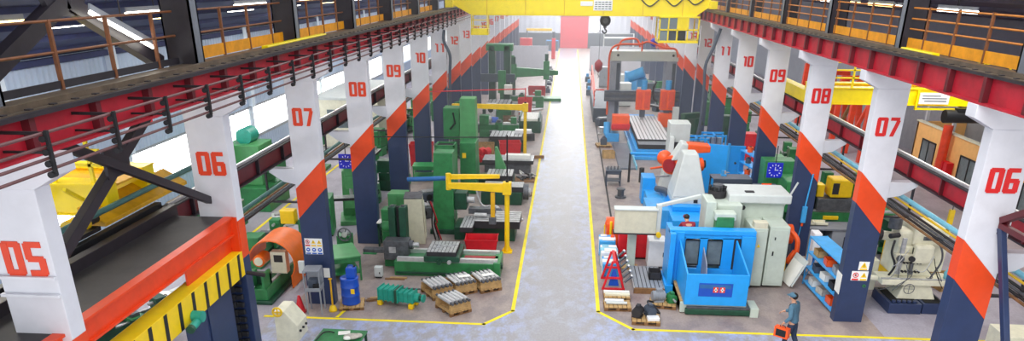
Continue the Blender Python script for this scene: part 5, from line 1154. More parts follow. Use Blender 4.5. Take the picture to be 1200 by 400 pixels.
for k, x in enumerate((4.55, 6.15)):
    hd = part('milling_head', t, MB().box(x, x + .95, gy - 1.1, gy - .55, 1.7, 3.0, 'machine_orange').box(x + .08, x + .4, gy - 1.16, gy - 1.1, 1.8, 2.9, 'truss_orange').box(x + .55, x + .87, gy - 1.16, gy - 1.1, 1.8, 2.9, 'truss_orange'), .03, label='orange milling head')
    link_mesh('ram', MB().box(x + .3, x + .65, gy - 1.0, gy - .6, 1.2, 1.7, 'slate').cyl((x + .47, gy - .8, .95), (x + .47, gy - .8, 1.2), .12, 'steel'), hd); link_mesh('head_motor', MB().cyl((x + .5, gy - .8, 3.0), (x + .5, gy - .8, 3.6), .2, 'light_blue', n=16), hd)
part('counter_motor', t, MB().cyl((4.0, gy - .3, 3.7), (5.0, gy - .5, 4.1), .35, 'light_blue', n=18).box(4.6, 5.2, gy - .4, gy, 3.1, 3.7, 'light_blue'), .02)
part('side_head', t, MB().box(2.9, 4.0, 48.6, 49.5, .75, 1.7, 'machine_orange').box(2.85, 4.05, 48.5, 48.6, .85, 1.2, 'red'), .04, label='orange side head')
part('side_motor', t, MB().cyl((2.6, 48.9, .5), (2.6, 49.1, 1.2), .22, 'light_blue', n=16).box(2.45, 3.4, 48.7, 49.6, 0, .55, 'light_blue'), .03)
part('side_head', t, MB().box(6.1, 7.0, 50.9, 51.6, .6, 1.5, 'machine_orange'), .04, label='orange side head')
part('control_pendant', t, MB().box(6.95, 7.35, 50.4, 50.8, 1.1, 2.0, 'pale_grey'), .02)
part('bed', t, MB().box(4.05, 6.35, 43.6, 56, 0, .62, 'cnc_blue').box(3.95, 6.45, 43.5, 56.1, 0, .2, 'light_blue'), .03)
part('slotted_table', t, slotted_top(MB(), 4.2, 6.2, 44.6, 53.0, 1.02, 9, 'Y', 'plastic_white', .3)); part('way_cover', t, slotted_top(MB(), 4.2, 6.2, 43.6, 44.6, .9, 4, 'X', 'grey', .25))
part('floor_pit', t, MB().box(2.95, 3.95, 41.0, 48.2, 0, .03, 'slate').box(3.0, 3.9, 41.2, 48.0, .03, .05, 'mid_grey').box(3.9, 3.97, 41, 48.2, 0, .22, 'cyan_pipe'), label='grey chip channel cover')
q = MB(); q.tube(hose('', '', [(2.7, gy - .1, 1.2), (2.68, gy - .1, 3.5), (2.7, gy - .1, 5.2), (3.2, gy, 5.75), (4.6, gy, 5.8), (5.2, gy, 5.95), (6.2, gy, 5.6), (7.0, gy, 5.5), (7.2, gy - .1, 5.0)], 0, ''), .07, 'machine_orange')
q.tube(hose('', '', [(3.2, gy + .4, 5.4), (3.5, gy + .4, 6.0), (4.4, gy + .3, 6.1), (4.7, gy + .2, 5.6)], 0, ''), .07, 'machine_orange'); part('cable_hose', t, q, label='orange cable hose')
part('top_motor', t, MB().ball((5.6, gy + .3, 5.9), .28, 'clock_blue')); part('top_bracket', t, MB().box(4.75, 4.85, gy, gy + .1, 5.3, 6.0, 'machine_orange'))
part('hanging_loop', t, MB().tube(hose('', '', [(5.9, gy - .2, 3.4), (5.7, gy - .5, 3.0), (5.75, gy - .6, 2.4), (6.0, gy - .6, 2.2)], 0, ''), .07, 'black'))
# red guard railings, chain hoists and cabinets left of the gantry
t = thing('guard_railing', 'red guard rail fence on a grey platform left of the grey portal machine', 'railing', (2.2, 60, 0))
part('platform', t, MB().box(1.9, 3.4, 56, 66, 0, 1.0, 'slate'), .02)
part('post', t, bar(MB(), (1.95, 66, 1.0), (1.95, 66, 3.0), .08, .08, 'truss_orange')); part('post', t, bar(MB(), (1.95, 57, 1.0), (1.95, 57, 2.2), .08, .08, 'truss_orange')); part('post', t, bar(MB(), (3.2, 57, 1.0), (3.2, 57, 2.2), .08, .08, 'truss_orange'))
part('handrail', t, bar(MB(), (1.95, 56.2, 2.2), (1.95, 66, 3.0), .1, .1, 'truss_orange')); part('handrail', t, bar(MB(), (1.95, 57, 2.2), (3.4, 57, 2.2), .1, .1, 'truss_orange')); part('handrail', t, bar(MB(), (1.95, 56.2, 1.6), (1.95, 66, 2.2), .08, .08, 'truss_orange'))
t = thing('hoist_block', 'small crimson chain hoist hanging left of the grey portal machine', 'hoist', (2.35, 62, 3.5)); part('body', t, MB().lathe((2.35, 62, 2.9), [(.05, 0), (.3, .25), (.32, .7), (.12, .95), (.05, 1.0)], 'red_dark', 16)); part('chain', t, MB().cyl((2.35, 62, 3.9), (2.35, 62, 7.4), .02, 'cast_iron', n=6)); part('hook', t, MB().tube(hose('', '', [(2.35, 62, 2.9), (2.35, 62, 2.7), (2.45, 62, 2.6), (2.33, 62, 2.52)], 0, ''), .03, 'cast_iron'))
for k, (x, y) in enumerate([(4.4, 70), (5.8, 72), (3.6, 76), (6.9, 64), (4.6, 64)]): box_machine((x, y, 0), 0, 1.2, 1.0, 1.9, 'pale machine cabinet behind the grey portal machine, %s' % ('left inside the portal', 'right inside the portal', 'farthest left', 'rightmost', 'nearest through the portal')[k], ('pale_grey', 'light_blue', 'grey', 'slate', 'pale_grey')[k])
t = thing('storage_rack', 'long pale steel rack by the right of the red door at the far end', 'rack', (5.5, 98, 0)); part('frame', t, MB().box(4.2, 8.0, 98, 99, 3.0, 3.15, 'pale_grey').box(4.2, 4.3, 98, 99, 0, 3.6, 'pale_grey').box(7.9, 8, 98, 99, 0, 3.6, 'pale_grey').box(4.2, 8, 98, 99, 1.6, 1.7, 'pale_grey').box(4.2, 8, 98, 98.1, 3.55, 3.62, 'pale_grey'))
for k, (x, y) in enumerate([(1.9, 70), (2.0, 75), (1.95, 80)]): solo('casting', 'small grey casting at the right edge of the bright far aisle, %s' % ('nearest', 'middle', 'farthest')[k], 'casting', MB().box(-.25, .25, -.3, .3, 0, .5, 'slate').cyl((0, 0, .5), (0, 0, .8), .15, 'light_blue'), (x, y, 0), 0, None, .02)
# machines by the right column row, middle distance
for k, (x, y, m) in enumerate([(7.6, 46.5, 'green_dark'), (7.0, 57.5, 'slate'), (7.7, 62, 'green')]): knee_mill((x, y, 0), R(-60), '%s milling machine beside the right column row near column %02d' % (('dark green', 'slate', 'green')[k], (11, 13, 14)[k]), m, 2.3, s=1.0)
t = thing('swinging_hose', 'thick dark hose hanging at column 11 of the right row', 'hose', (8.2, 45.2, 0)); part('hose', t, MB().tube(hose('', '', [(8.5, YC(11) - .2, 7.2), (8.2, YC(11) - .25, 6.2), (7.85, YC(11) - .25, 5.2), (7.9, YC(11) - .2, 4.0), (7.9, YC(11) - .2, 2.0), (7.6, YC(11) - .2, .1)], 0, ''), .09, 'slate'))
t = thing('swinging_hose', 'thick dark hose hanging at column 11 of the left row', 'hose', (-7.0, 45.2, 0)); part('hose', t, MB().tube(hose('', '', [(-7.3, YC(11) - .2, 7.0), (-7.35, YC(11) - .22, 6.4), (-7.0, YC(11) - .25, 5.6), (-7.05, YC(11) - .2, 4.5), (-7.1, YC(11) - .2, 2.0), (-7.1, YC(11) - .2, .1)], 0, ''), .09, 'slate'))
# worker behind the cage and foreground worker are built in the people section

# ------------------------------------------------------------------ right row by columns 07 / 08
t = shelf_rack((8.72, 23.25, 0), R(-87), 2.7, .6, 1.75, 4, 'bright blue parts rack leaning beside column 07 of the right row', 'light_blue')
lpart('back_panel', t, MB().box(-1.33, 1.33, .27, .29, .1, 1.7, 'light_blue'))
rr = random.Random(9)
for k in range(9):
    x = -.86 + .84 * (k % 3) + rr.uniform(-.1, .1); sh = k // 3; p = Matrix.Rotation(R(-87), 3, 'Z') @ Vector((x, -.05, 0))
    m = ('paper', 'cloth', 'machine_orange', 'slate', 'paper', 'slot_dark', 'wood', 'machine_orange', 'steel')[k]
    solo('parts_box', '%s box on the blue parts rack, %s shelf, %s' % ({'paper': 'white', 'cloth': 'grey brown', 'machine_orange': 'orange', 'slate': 'slate', 'slot_dark': 'dark', 'wood': 'wooden', 'steel': 'steel'}[m], ('lowest', 'second', 'third')[sh], ('near end', 'middle', 'far end')[k % 3]), 'box', MB().box(-.22, .22, -.16, .16, 0, .02, m).box(-.22, -.2, -.16, .16, 0, .22, m).box(.2, .22, -.16, .16, 0, .22, m).box(-.22, .22, -.16, -.14, 0, .22, m).box(-.22, .22, .14, .16, 0, .22, m), (8.72 + p.x, 23.25 + p.y, .143 + 1.6 * sh / 3), R(-87) + rr.uniform(-.2, .2))
t = thing('sheet_stack', 'leaning pale sheet metal panel left of the blue parts rack', 'panel', (8.05, 24.7, 0)); part('panel', t, MB().cb((7.98, 24.45, .56), (.04, .95, 1.0), 'pale_grey', .12, 0, .45), .005)
part('panel', t, MB().cb((7.88, 24.4, .48), (.03, .8, .85), 'paper', .12, 0, .45))
t = sign_sheet((9.0, YC(7) - .002, 1.86), .30, .27, [['tri']], 'yellow triangle warning sign on column 07 of the right row, upper one'); t = sign_sheet((8.93, YC(7) - .002, 1.54), .48, .30, [['no', 'tri']], 'red and yellow safety sign on column 07 of the right row, lower one')
solo('notice_paper', 'white notice sheet on the left edge of column 07, right row', 'paper', MB().box(-.012, 0, -.2, .2, -.32, .32, 'paper'), (8.418, YC(7) + .17, 1.25))
solo('push_button', 'small green push button low on column 07 of the right row', 'button', MB().cyl((0, 0, 0), (0, -.03, 0), .05, 'green', n=14).cyl((0, -.03, 0), (0, -.04, 0), .03, 'green_dark', n=14), (9.12, YC(7), 1.22))
t = thing('tool_balancer', 'light blue cable with a small tool hanging on column 08 of the right row', 'tool', (8.9, YC(8), 1.5)); part('cable', t, MB().cyl((8.95, YC(8) - .036, 1.95), (9.05, YC(8) - .036, 3.2), .03, 'light_blue', n=8).cyl((8.95, YC(8) - .036, 1.6), (8.82, YC(8) - .036, .2), .02, 'light_blue', n=8)); part('tool_body', t, MB().box(8.85, 9.03, YC(8) - .12, YC(8) - .012, 1.35, 1.98, 'light_blue').cyl((8.93, YC(8) - .06, 1.22), (8.93, YC(8) - .06, 1.35), .04, 'machine_orange'), .02)
# grey workbench and lathes in the right side bay
t = thing('workbench', 'long grey steel workbench with open cupboards behind column 08 of the right row', 'bench', (10.2, 28.0, 0))
part('bench_top', t, MB().box(9.3, 11.6, 27.7, 28.7, .95, 1.02, 'mid_grey'), .008)
part('carcass', t, MB().box(9.35, 9.6, 27.75, 28.6, 0, .95, 'grey').box(10.25, 11.5, 27.75, 28.6, 0, .95, 'grey').box(9.6, 10.25, 28.5, 28.6, 0, .95, 'slate').box(9.6, 10.25, 27.78, 28.5, .45, .48, 'grey').box(10.7, 11.1, 27.72, 27.75, .25, .7, 'slot_dark'), .008)
solo('parts_tray', 'cream tray on the long grey workbench', 'tray', MB().box(-.4, .4, -.2, .2, 0, .03, 'cream').box(-.4, .4, -.2, -.17, 0, .12, 'cream').box(-.4, .4, .17, .2, 0, .12, 'cream').box(-.1, -.07, -.2, .2, 0, .12, 'cream'), (9.75, 28.3, 1.02))
t = thing('heavy_lathe', 'long green heavy lathe with a yellow cover behind the grey workbench', 'machine tool', (10.6, 31, 0))
part('bed', t, MB().box(9.4, 13.6, 30.2, 31.4, 0, .95, 'green').box(9.4, 13.6, 30.25, 30.4, .95, 1.05, 'steel').box(9.4, 13.6, 31.2, 31.35, .95, 1.05, 'steel'), .02)
part('headstock', t, MB().box(9.0, 10.2, 30.2, 31.6, .9, 2.2, 'green'), .04); part('yellow_cover', t, MB().box(10.75, 11.6, 30.1, 30.9, 1.6, 2.35, 'jib_yellow'), .06, label='yellow cover'); part('vent', t, MB().box(10.8, 11.05, 30.07, 30.1, 1.75, 2.2, 'slot_dark'))
part('carriage', t, MB().box(10.3, 12.2, 30.1, 31.5, 1.05, 1.55, 'cast_iron').box(10.6, 11.2, 30.0, 30.1, .7, .85, 'jib_yellow'), .02); part('toolpost', t, MB().box(10.3, 10.6, 30.4, 30.9, 1.55, 2.05, 'jib_yellow'), .02); part('slide_column', t, MB().cyl((11.9, 30.6, 1.55), (11.9, 30.6, 2.5), .2, 'green'), .02)
box_machine((9.2, 32.6, 0), 0, 1.3, .9, 2.6, 'tall green cabinet with the blue dial board behind column 08, right row', 'green', 'machine_cabinet')
t = thing('hanging_clock', 'blue square hall clock beside column 08 of the right row', 'clock', (9.0, 31.2, 2.5)); clock(t, (8.72, 31.2, 2.42), .32)
t = thing('lamp_arm', 'thin pale swing arm in front of column 08 of the right row', 'arm', (7.7, 26.9, 0)); part('arm', t, bar(MB(), (7.75, 26.8, 1.6), (8.4, 26.9, 3.0), .05, .05, 'pale_grey')); part('stand', t, MB().box(7.6, 7.85, 26.7, 26.95, 0, 1.65, 'pale_grey'), .01)
t = thing('welding_reel', 'orange hose reel and yellow guard right of the machining centre cabinets', 'hose reel', (7.85, 25.8, 0))
part('drum', t, MB().cyl((7.9, 26.1, 1.3), (8.2, 26.1, 1.3), .36, 'machine_orange', n=20), .02); part('hose', t, MB().tube(hose('', '', [(8.1, 25.8, 1.5), (8.3, 25.6, 1.2), (8.25, 25.5, .6), (8.0, 25.4, .5), (8.2, 25.4, .9)], 0, ''), .09, 'machine_orange')); part('guard', t, MB().prism([(7.62, 25.3, .0), (7.95, 25.3, .0), (7.85, 25.3, 1.5), (7.62, 25.3, 1.9)], (0, .06, 0), 'jib_yellow'), .01); part('stand', t, MB().box(7.85, 8.2, 25.9, 26.3, 0, 1.0, 'slate'))
solo('floor_hose', 'black hose lying on the floor right of the grey cabinets', 'hose', MB().tube(hose('', '', [(-.5, 0, .04), (-.1, .25, .04), (.3, .1, .04), (.1, -.2, .04), (-.3, -.1, .04), (-.2, .2, .05), (.5, .4, .04)], 0, ''), .04, 'rubber'), (7.8, 24.9, 0))
solo('floor_grate', 'dark flat steel sheet on the floor behind the blue rack', 'sheet', MB().box(-.45, .45, -.6, .6, 0, .03, 'slate'), (8.3, 25.9, 0), .2)
# pale cabinet beside column 08, blue tray table
box_machine((9.15, 26.3, 0), 0, .28, .5, 1.35, 'narrow white cabinet standing between column 08 and the grey bench, right row', 'plastic_white', 'tool_cabinet')
t = bench((9.55, 25.3, 0), R(10), 1.15, .9, .8, 'blue steel trolley behind column 07 of the right row', 'deep_blue', 'light_blue', name='trolley', cat='trolley')
# cream EDM-like machine on blue trays
t = thing('drilling_machine', 'old cream machine tangled with hoses on dark blue trays between columns 06 and 07', 'machine tool', (11.3, 23, 0))
part('drip_tray', t, MB().box(10.35, 11.35, 22.2, 23.6, 0, .34, 'navy_paint').box(10.45, 11.25, 22.3, 23.5, .34, .36, 'hole'), .02, label='dark blue drip tray'); part('drip_tray', t, MB().box(11.4, 12.1, 22.25, 23.4, 0, .34, 'navy_paint').box(11.48, 12.02, 22.33, 23.3, .34, .36, 'hole'), .02, label='dark blue drip tray')
q = MB()
for k in range(5): q.cyl((10.5 + .16 * k, 22.3, .36), (10.5 + .16 * k, 22.3, .42), .06, 'navy_paint', n=12)
part('tray_cap', t, q)
part('base', t, MB().frus(10.7, 11.9, 22.6, 23.6, .34, 10.9, 11.7, 22.7, 23.5, .85, 'cream'), .03)
part('work_table', t, MB().box(10.1, 12.3, 22.5, 23.3, .85, 1.02, 'cream').box(10.1, 12.3, 22.55, 22.65, 1.02, 1.06, 'steel').cyl((10.1, 22.9, .92), (9.85, 22.9, .92), .1, 'cream'), .02)
part('body', t, MB().frus(10.55, 11.75, 22.9, 24.0, 1.02, 10.6, 11.5, 23.0, 24.0, 2.0, 'cream').box(11.1, 12.15, 23.1, 24.1, 1.1, 2.2, 'cream'), .05)
part('head', t, MB().box(11.0, 12.1, 23.0, 24.2, 2.0, 2.62, 'cream').box(11.0, 11.6, 22.7, 23.0, 1.5, 2.1, 'cream').box(10.6, 11.1, 23.1, 23.8, 1.9, 2.45, 'cream').cyl((11.9, 23.0, 2.1), (11.9, 22.8, 2.1), .1, 'steel'), .08)
part('spindle', t, MB().cyl((10.1, 23.5, 2.2), (11.0, 23.5, 2.1), .15, 'cream', n=16).cyl((9.95, 23.5, 2.22), (10.2, 23.5, 2.19), .19, 'slot_dark', n=16).cyl((10.3, 23.05, 2.3), (10.9, 23.3, 2.3), .08, 'slot_dark'), .01)
part('slideway', t, MB().box(10.62, 10.74, 22.82, 22.9, 1.1, 2.3, 'steel').box(11.0, 11.1, 22.82, 22.9, 1.1, 2.0, 'cast_iron'))
part('gear_housing', t, MB().box(10.45, 11.15, 22.75, 22.95, 1.55, 1.8, 'beige').cyl((10.6, 22.75, 1.67), (10.6, 22.65, 1.67), .11, 'cast_iron', n=14).cyl((10.95, 22.75, 1.67), (10.95, 22.66, 1.67), .09, 'slot_dark', n=14), .02)
part('drive_motor', t, MB().cyl((10.55, 23.45, 2.45), (10.55, 23.45, 2.8), .2, 'cast_iron', n=16).cyl((10.55, 23.45, 2.8), (10.55, 23.45, 2.86), .1, 'slot_dark', n=12), .01)
part('recess', t, MB().box(11.2, 11.7, 23.08, 23.1, 1.15, 1.5, 'slot_dark').box(11.3, 11.95, 22.98, 23.0, 2.2, 2.32, 'cast_iron'))
part('coolant_hose', t, MB().tube(hose('', '', [(10.4, 22.9, 2.2), (10.25, 22.6, 1.9), (10.4, 22.55, 1.5), (10.3, 22.6, 1.15)], 0, ''), .035, 'rubber')); part('coolant_hose', t, MB().tube(hose('', '', [(11.3, 22.8, 2.4), (11.6, 22.5, 2.2), (11.75, 22.5, 1.7), (11.55, 22.55, 1.1)], 0, ''), .03, 'cast_iron'))
part('side_cabinet', t, MB().box(9.75, 10.3, 23.4, 24.0, .3, 1.35, 'cream'), .03)
q = MB(); rr = random.Random(4)
for k in range(9):
    a = Vector((rr.uniform(10.5, 11.9), rr.uniform(22.4, 22.9), rr.uniform(1.2, 2.2))); b = a + Vector((rr.uniform(-.5, .5), rr.uniform(-.15, .1), rr.uniform(-1.0, -.2))); c = (a + b) / 2 + Vector((rr.uniform(-.2, .2), -.15, rr.uniform(-.3, .1)))
    b.z = max(b.z, .45); q.tube(hose('', '', [a, c, b], 0, ''), .013, rr.choice(['cast_iron', 'rubber', 'cast_iron', 'steel']), 6)
part('hose_tangle', t, q)['kind'] = 'stuff'
q = MB()
for k in range(12): q.cyl((10.8 + .1 * (k % 6), 22.88, 1.2 + .3 * (k // 6)), (10.8 + .1 * (k % 6), 22.8, 1.2 + .3 * (k // 6)), .035, 'slot_dark', n=8)
part('valve_knob', t, q); q = MB(); wheel_mb(q, (10.9, 22.35, .8), .16, 'Y', 'cast_iron'); part('handwheel', t, q)
box_machine((11.7, 25.2, 0), .1, .9, .7, 1.6, 'yellow boxed machine top behind the cream machine between columns 06 and 07', 'jib_yellow', 'machine_cabinet')
lathe_machine((12.6, 27.0, 0), R(100), 3.0, 'dark green lathe behind the cream machine in the right side bay', 'green_dark', 'green', 1.1)
lathe_machine((12.2, 33.6, 0), R(95), 3.0, 'green lathe under the red girder beyond the yellow cover, right side bay', 'green', 'green_dark', 1.3)
solo('clear_bottle', 'clear bluish plastic bottle on the right end of the cream machine table', 'bottle', MB().lathe((0, 0, 0), [(.1, 0), (.11, .2), (.05, .3), (.04, .36)], 'cyan_pipe', 14), (12.18, 22.78, 1.024))
# bracing stub at the right edge and beige box
t = thing('brace_frame', 'dark red beam with a blue diagonal strut bolted to column 06, right edge', 'bracing', (9.3, 15.3, 4.5))
part('beam', t, bar(MB(), (9.05, 15.40, 5.15), (9.05, 12.4, 6.75), .14, .14, 'girder_maroon'), .01); part('beam', t, bar(MB(), (9.05, 15.40, 5.05), (9.05, 9.5, 5.1), .12, .12, 'girder_maroon'), .01)
part('strut', t, bar(MB(), (9.05, 15.36, 5.0), (9.5, 13.4, 0.0), .15, .12, 'navy_paint'), .01, label='navy blue strut'); part('gusset', t, MB().box(9.02, 9.2, 15.38, 15.44, 4.85, 5.2, 'girder_maroon'))
box_machine((12.7, 19.5, 0), 0, 1.1, .9, .78, 'cream low box at the lower right corner of the photo', 'cream', 'storage_box', 'box')
solo('wood_block', 'small wooden crate at the foot of column 06 at the lower edge', 'crate', MB().box(-.15, .15, -.2, .2, 0, .4, 'wood').box(-.16, .16, -.21, -.2, .1, .16, 'wood_dark'), (10.05, 17.2, 0))
for k in range(5): lathe_machine((12.0, 40.5 + 6 * k, 0), R(85), 3.0, '%s of five green lathes in the far right side bay' % ('nearest', 'second', 'third', 'fourth', 'farthest')[k], 'green', 'green_dark', 1.3)
for k in range(4): box_machine((10.3, 37.5 + 6 * k, 0), 0, 1.0, .8, 1.7, '%s machine cabinet standing outside the right column row' % ('light green', 'red', 'dark green', 'green')[k], ('green_light', 'red', 'green_dark', 'green')[k])

# ------------------------------------------------------------------ right side bay: crane, offices, orange frames
t = bridge(None, 'yellow bridge crane with railing in the right side bay behind columns 07 and 08', 10.1, 19.0, 31.6, 5.12, 1)
part('end_carriage', t, MB().box(9.85, 10.3, 30.4, 38.5, 5.02, 5.5, 'crane_yellow'), .02)
sb = part('sign_board', t, MB().box(14.0, 15.15, 31.4, 31.45, 5.18, 5.62, 'sign_white'))
q = MB()
for i in range(3): q.box(14.1 + .1 * (i == 0), 15.05 - .25 * (i == 2), 31.395, 31.4, 5.28 + .1 * i, 5.32 + .1 * i, 'mid_grey')
link_mesh('board_print', q, sb)
part('sign_frame', t, MB().box(13.9, 13.97, 31.4, 31.5, 5.0, 5.7, 'crane_yellow').box(13.9, 16.2, 31.4, 31.5, 4.95, 5.02, 'crane_yellow').box(16.13, 16.2, 31.4, 31.5, 4.95, 5.7, 'crane_yellow'))
t = thing('electric_hoist', 'black electric hoist hanging under the right bay crane beside the white board', 'hoist', (15.6, 31.3, 4.6)); part('drum', t, MB().cyl((15.0, 31.2, 4.75), (16.6, 31.2, 4.75), .26, 'black', n=18), .02); part('motor', t, MB().cyl((16.6, 31.2, 4.75), (17.1, 31.2, 4.75), .2, 'slot_dark', n=16).box(15.4, 16.2, 31.0, 31.3, 4.95, 5.08, 'black').box(15.7, 15.9, 31.1, 31.8, 5.05, 5.088, 'black'))
t = thing('office_block', 'peach coloured one storey office with dark windows in the right side bay', 'office', (19.3, 35, 0))
ox = 19.0
part('front_wall', t, MB().box(ox, ox + .15, 26, 42.2, 0, 2.75, 'peach'), .01); part('end_wall', t, MB().box(ox, XR, 42.05, 42.2, 0, 2.75, 'peach')); part('cap', t, MB().box(ox - .05, ox + .2, 26, 42.25, 2.75, 2.82, 'cream'))
for y0, y1 in ((39.6, 41.2), (35.2, 37.0), (33.6, 34.8), (29.6, 31.6), (27.2, 28.8)):
    w = part('window_frame', t, MB().box(ox - .04, ox + .02, y0, y1, .75, .82, 'slot_dark').box(ox - .04, ox + .02, y0, y1, 1.95, 2.02, 'slot_dark').box(ox - .04, ox + .02, y0, y0 + .07, .75, 2.02, 'slot_dark').box(ox - .04, ox + .02, y1 - .07, y1, .75, 2.02, 'slot_dark').box(ox - .04, ox + .02, (y0 + y1) / 2 - .03, (y0 + y1) / 2 + .03, .75, 2.02, 'slot_dark'))
    link_mesh('window_pane', MB().box(ox - .01, ox - .005, y0 + .05, y1 - .05, .8, 1.97, 'dark_glass'), w)
for k in range(6): part('roof_post', t, MB().box(ox + .3, ox + .45, 27 + 3 * k, 27.15 + 3 * k, 2.75, 5.0, 'partition_grey'))
part('pipe_duct', t, MB().cyl((ox - .3, 38.2, 0), (ox - .3, 38.2, 3.2), .22, 'truss_orange', n=14), label='orange duct')
for k in range(3): part('fire_hydrant_box', t, MB().box(ox - .35, ox - .02, 37.4 + .45 * k, 37.75 + .45 * k, 0.3, 1.5, 'red'), .02)
for k in range(6):
    y = 44.0 + 2.6 * k
    t = thing('steel_truss', 'orange red steel truss frame leaning in the right side bay, %s from the office' % ('first', 'second', 'third', 'fourth', 'fifth', 'sixth')[k], 'frame', (17.5, y, 0), 0, 'orange truss frames')
    part('upright', t, bar(MB(), (17.0, y, 0), (17.3, y + .6, 4.2), .35, .3, 'truss_orange'), .02); part('upright', t, bar(MB(), (18.6, y, 0), (18.4, y + .6, 4.2), .3, .3, 'truss_orange'), .02); part('diagonal', t, bar(MB(), (17.0, y, .2), (18.5, y + .5, 3.9), .22, .2, 'truss_orange' if k % 2 else 'wood_dark'), .02); part('top_bar', t, bar(MB(), (17.2, y + .6, 4.1), (18.5, y + .6, 4.1), .25, .25, 'truss_orange'), .02)
solo('hanging_hook_block', 'yellow hook pendant hanging under the red girder between columns 06 and 07', 'hook', MB().box(-.06, .06, -.05, .05, .3, .7, 'jib_yellow').cyl((0, 0, .05), (0, 0, .3), .04, 'hood_yellow').cyl((0, 0, .7), (0, 0, 1.1), .015, 'cast_iron', n=6), (10.4, 20.0, 3.36))
